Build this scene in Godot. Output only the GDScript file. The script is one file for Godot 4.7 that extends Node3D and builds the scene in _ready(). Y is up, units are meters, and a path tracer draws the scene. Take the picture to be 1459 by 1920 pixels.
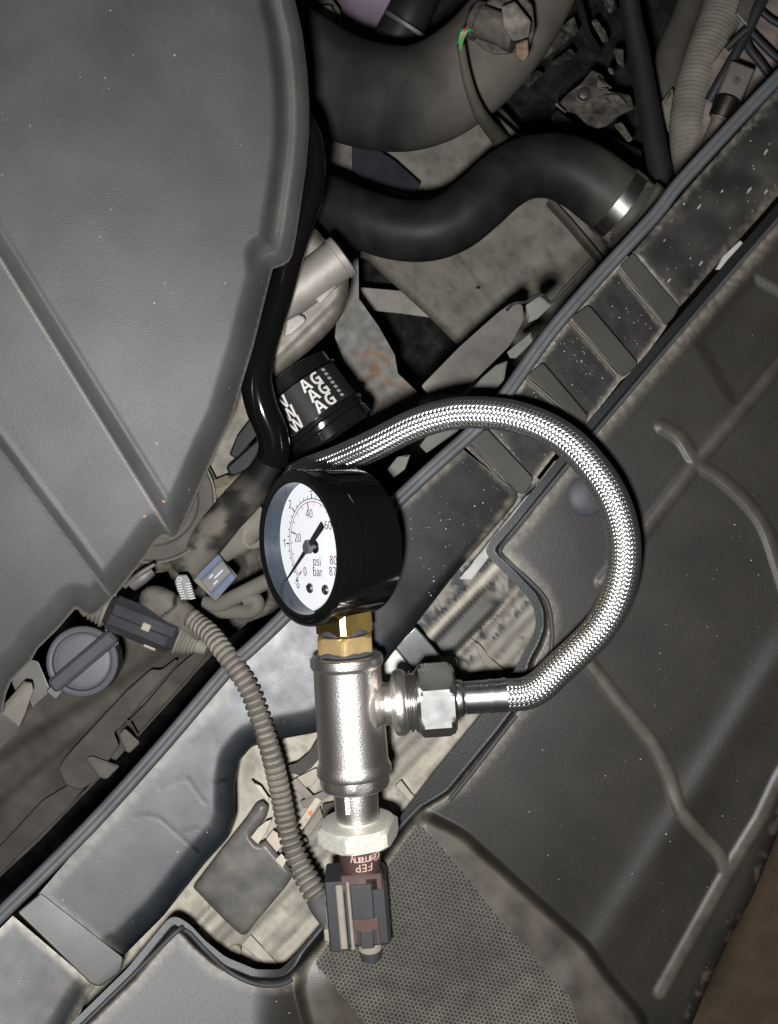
extends Node3D
# Flash-lit engine bay with a pressure gauge, seen from above. World y is up; heights are in millimetres, plan positions are laid out on a drawing whose unit is about 0.19 mm.

const CAM := 0.4            # height of the lens over the slam panel, metres
const FOV := 50.0
var K := 2.0 * tan(deg_to_rad(FOV * 0.5)) / 1920.0
var M := {}
var noise := FastNoiseLite.new()
var rng := RandomNumberGenerator.new()


func P(x: float, y: float, h: float) -> Vector3:   # plan position at a height in mm
	var d := CAM - h * 0.001
	return Vector3((x - 729.5) * K * d, h * 0.001, (y - 960.0) * K * d)


func V2(a: Array) -> PackedVector2Array:            # flat list x, y, x, y ... to points
	var r := PackedVector2Array()
	for i in range(0, a.size(), 2):
		r.append(Vector2(a[i], a[i + 1]))
	return r


class MB:                                           # collects triangles, counter-clockwise seen from outside
	var v := PackedVector3Array()
	var c := PackedColorArray()
	var t := PackedInt32Array()
	var col := Color(1, 1, 1)

	func add(p: Vector3) -> int:
		v.append(p)
		c.append(col)
		return v.size() - 1

	func addc(p: Vector3, k: Color) -> int:
		v.append(p)
		c.append(k)
		return v.size() - 1

	func tri(a: int, b: int, d: int) -> void:
		t.append(a)
		t.append(b)
		t.append(d)

	func quad(a: int, b: int, d: int, e: int) -> void:
		t.append(a)
		t.append(b)
		t.append(d)
		t.append(a)
		t.append(d)
		t.append(e)

	func poly(ps: Array) -> void:                   # flat face with its own corners
		var k := []
		for p in ps:
			k.append(add(p))
		for i in range(1, ps.size() - 1):
			tri(k[0], k[i], k[i + 1])

	func mesh(m: Material, crease := 40.0) -> ArrayMesh:
		for i in c.size():                              # stored in 8 bits: keep the dark ones apart
			c[i] = Color(pow(maxf(c[i].r, 0.0), 0.4545), pow(maxf(c[i].g, 0.0), 0.4545), pow(maxf(c[i].b, 0.0), 0.4545))
		var nt := t.size() / 3
		var fn := PackedVector3Array()
		fn.resize(nt)
		var arr := []
		arr.resize(Mesh.ARRAY_MAX)
		for i in nt:
			var a := v[t[i * 3]]
			fn[i] = (v[t[i * 3 + 1]] - a).cross(v[t[i * 3 + 2]] - a)
		if crease >= 180.0:
			var n := PackedVector3Array()
			n.resize(v.size())
			for i in nt:
				for k in 3:
					n[t[i * 3 + k]] += fn[i]
			for i in n.size():
				n[i] = n[i].normalized() if n[i].length_squared() > 0.0 else Vector3.UP
			var ix := PackedInt32Array()
			ix.resize(t.size())
			for i in nt:
				ix[i * 3] = t[i * 3]
				ix[i * 3 + 1] = t[i * 3 + 2]
				ix[i * 3 + 2] = t[i * 3 + 1]
			arr[Mesh.ARRAY_VERTEX] = v
			arr[Mesh.ARRAY_NORMAL] = n
			arr[Mesh.ARRAY_COLOR] = c
			arr[Mesh.ARRAY_INDEX] = ix
		else:
			var lim := cos(deg_to_rad(crease))
			var at := []
			at.resize(v.size())
			var un := PackedVector3Array()
			un.resize(nt)
			for i in nt:
				un[i] = fn[i].normalized()
				for k in 3:
					var q = at[t[i * 3 + k]]
					if q == null:
						at[t[i * 3 + k]] = PackedInt32Array([i])
					else:
						q.append(i)
						at[t[i * 3 + k]] = q
			var ov := PackedVector3Array()
			var on := PackedVector3Array()
			var oc := PackedColorArray()
			for i in nt:
				if fn[i].length_squared() <= 0.0:
					continue
				for k in [0, 2, 1]:
					var w := t[i * 3 + k]
					var s := Vector3.ZERO
					var near: PackedInt32Array = at[w]
					for f in near:
						if un[f].dot(un[i]) > lim:
							s += fn[f]
					ov.append(v[w])
					oc.append(c[w])
					on.append(s.normalized())
			arr[Mesh.ARRAY_VERTEX] = ov
			arr[Mesh.ARRAY_NORMAL] = on
			arr[Mesh.ARRAY_COLOR] = oc
		var out := ArrayMesh.new()
		out.add_surface_from_arrays(Mesh.PRIMITIVE_TRIANGLES, arr)
		out.surface_set_material(0, m)
		return out


class Near:                                         # distance to line work, up to a limit
	var b := {}
	var most := 60.0

	func _init(lines: Array, closed: bool, limit: float) -> void:
		most = limit
		for l in lines:
			for i in (l.size() if closed else l.size() - 1):
				var p: Vector2 = l[i]
				var q: Vector2 = l[(i + 1) % l.size()]
				var lo := Vector2i(((p.min(q) - Vector2(limit, limit)) / 32.0).floor())
				var hi := Vector2i(((p.max(q) + Vector2(limit, limit)) / 32.0).floor())
				for x in range(lo.x, hi.x + 1):
					for y in range(lo.y, hi.y + 1):
						var ctr := Vector2(x * 32.0 + 16.0, y * 32.0 + 16.0)
						if Geometry2D.get_closest_point_to_segment(ctr, p, q).distance_to(ctr) > limit + 23.0:
							continue
						var k := Vector2i(x, y)
						if not b.has(k):
							b[k] = PackedVector2Array()
						var a: PackedVector2Array = b[k]
						a.append(p)
						a.append(q)
						b[k] = a

	func d(p: Vector2) -> float:
		var k := Vector2i((p / 32.0).floor())
		if not b.has(k):
			return most
		var a: PackedVector2Array = b[k]
		var best := most * most
		for i in range(0, a.size(), 2):
			best = minf(best, Geometry2D.get_closest_point_to_segment(p, a[i], a[i + 1]).distance_squared_to(p))
		return sqrt(best)


# ---------------------------------------------------------------- things and parts
func thing(called: String, label: String, category: String, at: Vector3, group := "") -> Node3D:
	var o := Node3D.new()
	o.name = called
	add_child(o, true)
	o.position = at
	o.set_meta("label", label)
	o.set_meta("category", category)
	if group:
		o.set_meta("group", group)
	return o


func struct(called: String, at := Vector3.ZERO) -> Node3D:
	var o := Node3D.new()
	o.name = called
	add_child(o, true)
	o.position = at
	o.set_meta("kind", "structure")
	return o


func where(n: Node) -> Vector3:
	var p := Vector3.ZERO
	while n is Node3D and n != self:
		p += n.position
		n = n.get_parent()
	return p


func part(parent: Node3D, called: String, mb: MB, m: Material, crease := 40.0, label := "", kind := "") -> MeshInstance3D:
	var o := MeshInstance3D.new()
	o.name = called
	o.mesh = mb.mesh(m, crease)
	parent.add_child(o, true)
	o.position = -where(parent)
	if label:
		o.set_meta("label", label)
	if kind:
		o.set_meta("kind", kind)
	return o


# ---------------------------------------------------------------- shapes
func rings(mb: MB, rs: Array, cap0 := true, cap1 := true, cols = null) -> void:
	var n: int = rs[0].size()
	var base := mb.v.size()
	for i in rs.size():
		for j in n:
			mb.addc(rs[i][j], cols[i][j] if cols != null else mb.col)
	for i in rs.size() - 1:
		for j in n:
			var k := (j + 1) % n
			mb.quad(base + i * n + j, base + i * n + k, base + (i + 1) * n + k, base + (i + 1) * n + j)
	for e in [0, 1]:
		if not (cap0 if e == 0 else cap1):
			continue
		var r: PackedVector3Array = rs[0] if e == 0 else rs[rs.size() - 1]
		var ctr := Vector3.ZERO
		for p in r:
			ctr += p
		var kc: Color = mb.col if cols == null else (cols[0][0] if e == 0 else cols[cols.size() - 1][0])
		var m := mb.addc(ctr / n, kc)
		var st := mb.v.size()
		for p in r:
			mb.addc(p, kc)
		for j in n:
			if e == 0:
				mb.tri(m, st + (j + 1) % n, st + j)
			else:
				mb.tri(m, st + j, st + (j + 1) % n)


func across(d: Vector3, hint := Vector3.UP) -> Vector3:
	var e := hint - d * hint.dot(d)
	if e.length() < 0.05:
		e = Vector3.RIGHT - d * d.x
	return e.normalized()


# profile: pairs (t, r) in mm along d; flat > 0 cuts it to a prism of `sides` flats at that distance
func lathe(mb: MB, o: Vector3, d: Vector3, prof: Array, n := 48, flat := 0.0, sides := 6, e1 := Vector3.UP, turn := 0.0) -> void:
	d = d.normalized()
	var a := across(d, e1)
	var b := d.cross(a)
	var rs := []
	for q in prof:
		var r := PackedVector3Array()
		for j in n:
			var th := TAU * j / n
			var rad: float = q[1]
			if flat > 0.0:
				var w := TAU / sides
				var u := fposmod(th, w) - w * 0.5
				rad = minf(rad, flat / cos(u))
			r.append(o + d * q[0] * 0.001 + (a * cos(th + turn) + b * sin(th + turn)) * rad * 0.001)
		rs.append(r)
	rings(mb, rs, false, false)


func spline(pts: Array, sub: int) -> Array:          # rows of equal length, Catmull-Rom
	var out := []
	for i in pts.size() - 1:
		var p0 = pts[maxi(i - 1, 0)]
		var p1 = pts[i]
		var p2 = pts[i + 1]
		var p3 = pts[mini(i + 2, pts.size() - 1)]
		for s in sub:
			var u := float(s) / sub
			var row := []
			for k in p1.size():
				row.append(0.5 * (2.0 * p1[k] + (p2[k] - p0[k]) * u + (2.0 * p0[k] - 5.0 * p1[k] + 4.0 * p2[k] - p3[k]) * u * u + (3.0 * p1[k] - p0[k] - 3.0 * p2[k] + p3[k]) * u * u * u))
			out.append(row)
	out.append(pts[-1])
	return out


func even(rows: Array, step: float) -> Array:         # rows [x, y, h, r] to [position, radius mm] at equal steps (metres)
	var ps := PackedVector3Array()
	for q in rows:
		ps.append(P(q[0], q[1], q[2]))
	var out := []
	var left := 0.0
	for i in ps.size() - 1:
		var l := ps[i].distance_to(ps[i + 1])
		while left <= l:
			var u := left / l if l > 0.0 else 0.0
			out.append([ps[i].lerp(ps[i + 1], u), lerpf(rows[i][3], rows[i + 1][3], u)])
			left += step
		left -= l
	return out


func frames(line: Array) -> Array:                     # [tangent, e1, e2] per point, carried along without twist
	var out := []
	var e := Vector3.ZERO
	for i in line.size():
		var d: Vector3 = (line[mini(i + 1, line.size() - 1)][0] - line[maxi(i - 1, 0)][0]).normalized()
		e = across(d, Vector3.UP) if i == 0 else (e - d * e.dot(d)).normalized()
		out.append([d, e, d.cross(e)])
	return out


func tube(mb: MB, line: Array, n := 20, caps := true, shape = null, paint = null) -> void:   # shape(i, angle) scales the radius
	var fr := frames(line)
	var rs := []
	var cs := []
	for i in line.size():
		var r := PackedVector3Array()
		for j in n:
			var th := TAU * j / n
			var rad: float = line[i][1] * 0.001
			if shape != null:
				rad *= shape.call(i, th)
			r.append(line[i][0] + (fr[i][1] * cos(th) + fr[i][2] * sin(th)) * rad)
		rs.append(r)
		var cc := PackedColorArray()
		for j in n:
			cc.append(paint.call(i, r[j]) if paint != null else mb.col)
		cs.append(cc)
	rings(mb, rs, caps, caps, cs)


func pipe(mb: MB, pts: Array, n := 20, sub := 8, paint = null) -> void:
	var line := []
	for q in spline(pts, sub):
		line.append([P(q[0], q[1], q[2]), q[3]])
	tube(mb, line, n, true, null, paint)


func cw(poly: PackedVector2Array) -> PackedVector2Array:
	var a := 0.0
	for i in poly.size():
		a += poly[i].cross(poly[(i + 1) % poly.size()])
	if a < 0.0:
		poly.reverse()
	return poly


func fillet(poly: PackedVector2Array, r: float, seg := 4) -> PackedVector2Array:
	var out := PackedVector2Array()
	var n := poly.size()
	for i in n:
		var a := poly[(i + n - 1) % n]
		var p := poly[i]
		var b := poly[(i + 1) % n]
		var ra := minf(r, a.distance_to(p) * 0.45)
		var rb := minf(r, b.distance_to(p) * 0.45)
		var pa := p + (a - p).normalized() * ra
		var pb := p + (b - p).normalized() * rb
		for s in seg + 1:
			var u := float(s) / seg
			out.append(pa * (1 - u) * (1 - u) + p * 2 * u * (1 - u) + pb * u * u)
	return out


func prism(mb: MB, poly: PackedVector2Array, top, bottom: float, bevel := 2.0, round := 0.0) -> void:   # top: height or Callable(Vector2)
	if round > 0.0:
		poly = fillet(poly, round)
	poly = cw(poly)
	var n := poly.size()
	var inner := PackedVector2Array()
	for i in n:
		var e1 := (poly[i] - poly[(i + n - 1) % n]).normalized()
		var e2 := (poly[(i + 1) % n] - poly[i]).normalized()
		var n1 := Vector2(-e1.y, e1.x)
		var n2 := Vector2(-e2.y, e2.x)
		inner.append(poly[i] + (n1 + n2) / maxf(0.5, 1.0 + n1.dot(n2)) * bevel)
	var H := func(p: Vector2) -> float: return top.call(p) if top is Callable else float(top)
	var drop := bevel * 0.19
	var base := mb.v.size()
	for k in 4:                                      # bottom, edge, half bevel, inner top
		for i in n:
			var q := poly[i].lerp(inner[i], [0.0, 0.0, 0.3, 1.0][k])
			var hh: float = H.call(poly[i])
			mb.add(P(poly[i].x, poly[i].y, bottom) if k == 0 else P(q.x, q.y, hh - drop * [0, 1.0, 0.3, 0.0][k]))
	for k in 3:
		for i in n:
			var j := (i + 1) % n
			mb.quad(base + (k + 1) * n + i, base + (k + 1) * n + j, base + k * n + j, base + k * n + i)
	var tri := Geometry2D.triangulate_polygon(inner)
	if tri.is_empty():
		tri = Geometry2D.triangulate_polygon(poly)
	for i in range(0, tri.size(), 3):
		var a := tri[i]
		var b := tri[i + 1]
		var d := tri[i + 2]
		if (inner[b] - inner[a]).cross(inner[d] - inner[a]) > 0.0:
			mb.tri(base + 3 * n + a, base + 3 * n + d, base + 3 * n + b)
		else:
			mb.tri(base + 3 * n + a, base + 3 * n + b, base + 3 * n + d)


# a moulded sheet over an outline: height hf(p, inset) in mm, colour cf(p, inset); cut exactly along the outline, with a wall down to `bottom`
func field(mb: MB, poly: PackedVector2Array, cell: float, hf: Callable, cf: Callable, bottom: float, reach := 60.0) -> void:
	poly = cw(poly)
	var near := Near.new([poly], true, reach)
	var lo := poly[0]
	var hi := poly[0]
	for p in poly:
		lo = lo.min(p)
		hi = hi.max(p)
	var nx := int(ceil((hi.x - lo.x) / cell)) + 1
	var ny := int(ceil((hi.y - lo.y) / cell)) + 1
	var sd := PackedFloat32Array()
	sd.resize(nx * ny)
	for j in ny:
		for i in nx:
			var p := lo + Vector2(i, j) * cell
			var d := near.d(p)
			sd[j * nx + i] = d if Geometry2D.is_point_in_polygon(p, poly) else -d
	var ids := PackedInt32Array()
	ids.resize(nx * ny)
	ids.fill(-1)
	var cut := {}
	var put := func(p: Vector2, s: float) -> int: return mb.addc(P(p.x, p.y, hf.call(p, s)), cf.call(p, s))
	for j in ny - 1:
		for i in nx - 1:
			var k := [j * nx + i, (j + 1) * nx + i, (j + 1) * nx + i + 1, j * nx + i + 1]
			var least := minf(minf(sd[k[0]], sd[k[1]]), minf(sd[k[2]], sd[k[3]]))
			var most := maxf(maxf(sd[k[0]], sd[k[1]]), maxf(sd[k[2]], sd[k[3]]))
			if most < -cell * 1.5:
				continue
			if least > cell * 1.05:
				for q in 4:
					if ids[k[q]] < 0:
						ids[k[q]] = put.call(lo + Vector2(k[q] % nx, k[q] / nx) * cell, sd[k[q]])
				mb.quad(ids[k[0]], ids[k[1]], ids[k[2]], ids[k[3]])
				continue
			var c0 := lo + Vector2(i, j) * cell
			for piece in Geometry2D.intersect_polygons(PackedVector2Array([c0, c0 + Vector2(cell, 0), c0 + Vector2(cell, cell), c0 + Vector2(0, cell)]), poly):
				var tri := Geometry2D.triangulate_polygon(piece)
				var w := PackedInt32Array()
				for p in piece:
					var g := ((p - lo) / cell).round()
					if ((p - lo) / cell - g).length() < 0.002 and g.x < nx and g.y < ny:
						var gi := int(g.y) * nx + int(g.x)
						if ids[gi] < 0:
							ids[gi] = put.call(p, maxf(sd[gi], 0.0))
						w.append(ids[gi])
						continue
					var key := Vector2i((p * 50.0).round())
					if not cut.has(key):
						cut[key] = put.call(p, near.d(p))
					w.append(cut[key])
				for q in range(0, tri.size(), 3):
					var A := piece[tri[q]]
					if (piece[tri[q + 1]] - A).cross(piece[tri[q + 2]] - A) > 0.0:
						mb.tri(w[tri[q]], w[tri[q + 2]], w[tri[q + 1]])
					else:
						mb.tri(w[tri[q]], w[tri[q + 1]], w[tri[q + 2]])
	for i in poly.size():
		var a := poly[i]
		var b := poly[(i + 1) % poly.size()]
		var m := maxi(1, int(ceil(a.distance_to(b) / (cell * 2.0))))
		var ts := []
		var bs := []
		for s in m + 1:
			var p := a.lerp(b, float(s) / m)
			var kc: Color = cf.call(p, 0.0)
			ts.append(mb.addc(P(p.x, p.y, hf.call(p, 0.0)), kc))
			bs.append(mb.addc(P(p.x, p.y, bottom), kc))
		for s in m:
			mb.quad(ts[s], ts[s + 1], bs[s + 1], bs[s])


# a profile (side mm, up mm) swept along a plan line [x, y, h]; side is to the right of travel seen from above
func sweep(mb: MB, rows: Array, prof: Array, closed := true) -> void:
	var n := prof.size()
	var base := mb.v.size()
	var ps := PackedVector3Array()
	for q in rows:
		ps.append(P(q[0], q[1], q[2]))
	for i in ps.size():
		var d := (ps[mini(i + 1, ps.size() - 1)] - ps[maxi(i - 1, 0)]).normalized()
		var side := d.cross(Vector3.UP).normalized()
		for q in prof:
			mb.add(ps[i] + side * q[0] * 0.001 + Vector3.UP * q[1] * 0.001)
	for i in ps.size() - 1:
		for j in (n if closed else n - 1):
			var k := (j + 1) % n
			mb.quad(base + i * n + j, base + i * n + k, base + (i + 1) * n + k, base + (i + 1) * n + j)
	if closed:
		for e in [0, ps.size() - 1]:
			var w := []
			for j in n:
				w.append(mb.v[base + e * n + j])
			if e == 0:
				w.reverse()
			mb.poly(w)


func round_profile(w: float, h: float, n := 8) -> Array:    # arch w wide and h high, travelling direction keeps it outward
	var out := []
	for i in n + 1:
		var a := PI * i / n
		out.append([-cos(a) * w * 0.5, pow(sin(a), 0.7) * h])
	out.append([w * 0.5, -h])
	out.append([-w * 0.5, -h])
	return out


func facing(mb: MB, c: Vector3, q: Array) -> void:         # a face of a convex solid round c
	var m := Vector3.ZERO
	for p in q:
		m += p
	if (q[1] - q[0]).cross(q[2] - q[0]).dot(m / q.size() - c) < 0.0:
		q.reverse()
	mb.poly(q)


func rbox(mb: MB, c: Vector3, X: Vector3, Y: Vector3, Z: Vector3, ch: float) -> void:    # half axes, chamfer in metres
	var ax := [X, Y, Z]
	var un := [X.normalized(), Y.normalized(), Z.normalized()]
	var pt := func(s: Array, face: int) -> Vector3:
		var p := c
		for k in 3:
			p += ax[k] * s[k]
			if k != face:
				p -= un[k] * s[k] * ch
		return p
	for f in 3:
		var u := (f + 1) % 3
		var w := (f + 2) % 3
		for s in [-1, 1]:
			var q := []
			for k in [[-1, -1], [1, -1], [1, 1], [-1, 1]]:
				var g := [0, 0, 0]
				g[f] = s
				g[u] = k[0]
				g[w] = k[1]
				q.append(pt.call(g, f))
			facing(mb, c, q)
			for k in [-1, 1]:                         # chamfer shared with the next axis
				var e := []
				for m in [[-1, f], [1, f], [1, u], [-1, u]]:
					var g := [0, 0, 0]
					g[f] = s
					g[u] = k
					g[w] = m[0]
					e.append(pt.call(g, m[1]))
				facing(mb, c, e)
	for a in [-1, 1]:
		for b in [-1, 1]:
			for d in [-1, 1]:
				var g := [a, b, d]
				facing(mb, c, [pt.call(g, 0), pt.call(g, 1), pt.call(g, 2)])


func smooth(a: float, b: float, x: float) -> float:
	return smoothstep(a, b, x)


func n2(p: Vector2, f: float) -> float:                 # soft noise 0..1
	return clampf(0.5 + 0.75 * noise.get_noise_2d(p.x * f, p.y * f), 0.0, 1.0)


# ---------------------------------------------------------------- materials
const BLACK := Color(0.008, 0.008, 0.008)
const DUST := Color(0.335, 0.298, 0.24)
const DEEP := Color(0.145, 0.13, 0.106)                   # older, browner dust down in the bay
const SAND := Color(0.3, 0.27, 0.22)


func noise_tex(size: int, freq: float, octaves: int, lo: float, hi: float, sd: int, kind := FastNoiseLite.TYPE_SIMPLEX_SMOOTH, gain := 0.5) -> NoiseTexture2D:
	var f := FastNoiseLite.new()
	f.noise_type = kind
	f.seed = sd
	f.frequency = freq
	f.fractal_octaves = octaves
	f.fractal_gain = gain
	var t := NoiseTexture2D.new()
	t.width = size
	t.height = size
	t.noise = f
	var g := Gradient.new()
	g.offsets = PackedFloat32Array([0.0, 1.0])
	g.colors = PackedColorArray([Color(lo, lo, lo), Color(hi, hi, hi)])
	t.color_ramp = g
	return t


func mat(called: String, color: Color, rough: float, metal := 0.0, grain := "", relief := 0.0, mottle := "mottle", rough_map := "") -> StandardMaterial3D:   # color is linear
	var m := StandardMaterial3D.new()
	m.resource_name = called
	m.albedo_color = color.linear_to_srgb()
	m.roughness = rough
	m.metallic = metal
	m.vertex_color_use_as_albedo = true
	m.vertex_color_is_srgb = true
	m.uv1_triplanar = true
	m.uv1_world_triplanar = true
	m.uv1_scale = Vector3.ONE / 0.42
	m.uv1_offset = Vector3.ONE * 0.5
	if mottle:
		m.albedo_texture = M[mottle]
	if rough_map:
		m.roughness_texture = M[rough_map]
	if grain:
		m.heightmap_enabled = true
		m.heightmap_texture = M[grain]
		m.heightmap_scale = relief * 0.1
	M[called] = m
	return m


func materials() -> void:
	noise.seed = 7
	noise.frequency = 1.0
	noise.fractal_octaves = 4
	rng.seed = 11
	M.mottle = noise_tex(1024, 0.02, 6, 0.75, 1.0, 3, FastNoiseLite.TYPE_SIMPLEX_SMOOTH, 0.62)
	M.faint = noise_tex(1024, 0.012, 5, 0.82, 1.0, 41)
	M.spots = noise_tex(2048, 0.12, 4, 0.82, 1.08, 57, FastNoiseLite.TYPE_SIMPLEX_SMOOTH, 0.6)
	M.patchy = noise_tex(1024, 0.03, 6, 0.3, 1.15, 5, FastNoiseLite.TYPE_SIMPLEX_SMOOTH, 0.66)
	M.grain = noise_tex(2048, 0.5, 2, 0.0, 1.0, 9)              # moulded leather-like grain
	M.rough_grain = noise_tex(2048, 0.08, 4, 0.0, 1.0, 12, FastNoiseLite.TYPE_SIMPLEX_SMOOTH, 0.7)
	M.fine = noise_tex(2048, 0.35, 2, 0.0, 1.0, 21)
	M.smears = noise_tex(1024, 0.025, 6, 0.7, 1.0, 33, FastNoiseLite.TYPE_SIMPLEX_SMOOTH, 0.6)
	var W := Color(1, 1, 1)
	mat("cover_plastic", W, 0.44, 0.0, "grain", 0.11, "faint")
	mat("panel_plastic", W, 0.43, 0.0, "grain", 0.03, "faint", "smears")
	mat("grained_plastic", W, 0.42, 0.0, "grain", 0.09, "faint")
	mat("rubber", W, 0.5, 0.0, "rough_grain", 0.04, "mottle")
	mat("dusty", W, 0.85, 0.0, "rough_grain", 0.06, "patchy")
	mat("dusty_soft", W, 0.8, 0.0, "rough_grain", 0.03, "mottle")
	mat("gloss", W, 0.16, 0.0, "", 0.0, "mottle", "smears")
	mat("paint_black", W, 0.1, 0.0, "fine", 0.003, "", "smears")
	mat("nickel", Color(0.67, 0.63, 0.585), 0.33, 1.0, "fine", 0.13, "")
	mat("chrome", Color(0.56, 0.55, 0.53), 0.34, 1.0, "", 0.0, "mottle", "smears")
	mat("steel_wire", Color(0.53, 0.52, 0.5), 0.29, 1.0, "", 0.0, "")
	mat("zinc", Color(0.4, 0.385, 0.33), 0.5, 0.4, "fine", 0.02, "spots")
	mat("brass", Color(0.72, 0.5, 0.17), 0.3, 1.0, "fine", 0.012, "mottle")
	mat("cast_brass", Color(0.74, 0.53, 0.25), 0.5, 1.0, "rough_grain", 0.05, "mottle")
	mat("alloy", Color(0.2, 0.185, 0.165), 0.6, 0.35, "rough_grain", 0.06, "mottle")
	mat("plain", W, 0.55, 0.0, "fine", 0.006, "mottle")
	mat("white_dial", Color(0.38, 0.384, 0.392), 0.5, 0.0, "", 0.0, "")
	mat("print", W, 0.6, 0.0, "", 0.0, "")
	mat("shade_blue", W, 0.18, 0.0, "", 0.0, "")
	mat("soil", W, 0.95, 0.0, "rough_grain", 0.2, "mottle")
	M.panel_plastic.metallic_specular = 0.25
	M.cover_plastic.metallic_specular = 0.225
	M.grained_plastic.metallic_specular = 0.255
	M.dusty.metallic_specular = 0.2
	M.dusty_soft.metallic_specular = 0.25
	M.rubber.metallic_specular = 0.22
	M.soil.uv1_scale = Vector3.ONE * 1.2


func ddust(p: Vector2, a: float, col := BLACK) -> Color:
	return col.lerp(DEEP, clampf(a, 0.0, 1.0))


func word(parent: Node3D, called: String, text: String, font: String, size: float, at: Vector3, X: Vector3, Y: Vector3, color: Color, deep := 0.05, bold := false, m := "print") -> void:   # size: capital height, mm
	var t := TextMesh.new()
	var f := SystemFont.new()
	f.font_names = PackedStringArray([font])
	if bold:
		f.font_weight = 700
	t.font = f
	t.text = text
	t.font_size = 40
	t.pixel_size = size * 0.001 / (40.0 * 0.72)
	t.depth = deep * 0.001
	t.curve_step = 1.5
	var o := MeshInstance3D.new()
	o.name = called
	o.mesh = t
	var mm: StandardMaterial3D = M[m].duplicate()
	mm.resource_name = "lettering"
	mm.vertex_color_use_as_albedo = false
	mm.albedo_color = color.linear_to_srgb()
	t.material = mm
	parent.add_child(o, true)
	X = X.normalized()
	Y = (Y - X * Y.dot(X)).normalized()
	o.transform = Transform3D(Basis(X, Y, X.cross(Y)), at - where(parent))


func dust(p: Vector2, a: float, col := BLACK) -> Color:
	return col.lerp(DUST, clampf(a, 0.0, 1.0))


func _ready() -> void:
	# ------------------------------------------------ camera, air, flash
	var cam := Camera3D.new()
	cam.name = "camera"
	add_child(cam)
	cam.position = Vector3(0, CAM, 0)
	cam.rotation_degrees = Vector3(-90, 0, 0)
	cam.fov = FOV
	cam.near = 0.01
	cam.far = 20.0
	cam.current = true
	var env := Environment.new()
	env.background_mode = Environment.BG_COLOR
	env.background_color = Color(0.022, 0.0215, 0.021).linear_to_srgb()
	env.tonemap_mode = Environment.TONE_MAPPER_LINEAR
	env.tonemap_exposure = 1.0
	env.sdfgi_enabled = true
	env.ssao_enabled = true
	env.ssil_enabled = true
	var we := WorldEnvironment.new()
	we.environment = env
	add_child(we)
	var flash := SpotLight3D.new()
	flash.name = "flash_lamp"
	add_child(flash)
	flash.position = Vector3(-0.017, CAM + 0.002, 0.036)
	flash.look_at_from_position(flash.position, P(600, 1150, 0), Vector3.FORWARD)
	flash.light_color = Color(0.99, 0.993, 1.0)
	flash.light_energy = 0.61
	flash.light_size = 0.003
	flash.spot_range = 30.0
	flash.spot_angle = 74.0
	flash.spot_attenuation = 2.0
	flash.spot_angle_attenuation = 1.0
	flash.shadow_enabled = true
	materials()
	build_depths()
	build_top_corner()
	build_front()
	build_cover()
	build_pulley_side()
	build_gauge_set()
	build_wiring()
	build_grains()


# ---------------------------------------------------------------- the black panel across the front, its rubber seal and the grille cover
func slam(p: Vector2) -> float:
	var t := (p.y - 1160.0 - p.x + 725.0) * 0.134
	var away := smooth(-430.0, -230.0, 0.69 * p.x - 0.72 * p.y) * clampf((p.x + p.y - 1690.0) * 0.134, 0.0, 40.0)
	return 2.0 + 0.03 * t + (0.0007 * t * t if t > 0.0 else 0.0) - 0.16 * away


func bowl(u: float) -> float:                           # quarter-round shoulder, 1 at the edge, 0 inside
	var w := 1.0 - clampf(u, 0.0, 1.0)
	return 1.0 - sqrt(maxf(0.0, 1.0 - w * w))


func rail_line() -> Array:
	var a := []
	for q in [[-60, 1772], [16, 1701], [165, 1553], [300, 1404], [424, 1259], [468, 1218], [536, 1153], [747, 937], [896, 800], [948, 741], [1030, 626], [1128, 513], [1228, 404], [1268, 352], [1332, 281], [1395, 213], [1480, 124]]:
		a.append([q[0], q[1], slam(Vector2(q[0], q[1])) + 2.5])
	return spline(a, 4)


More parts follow.
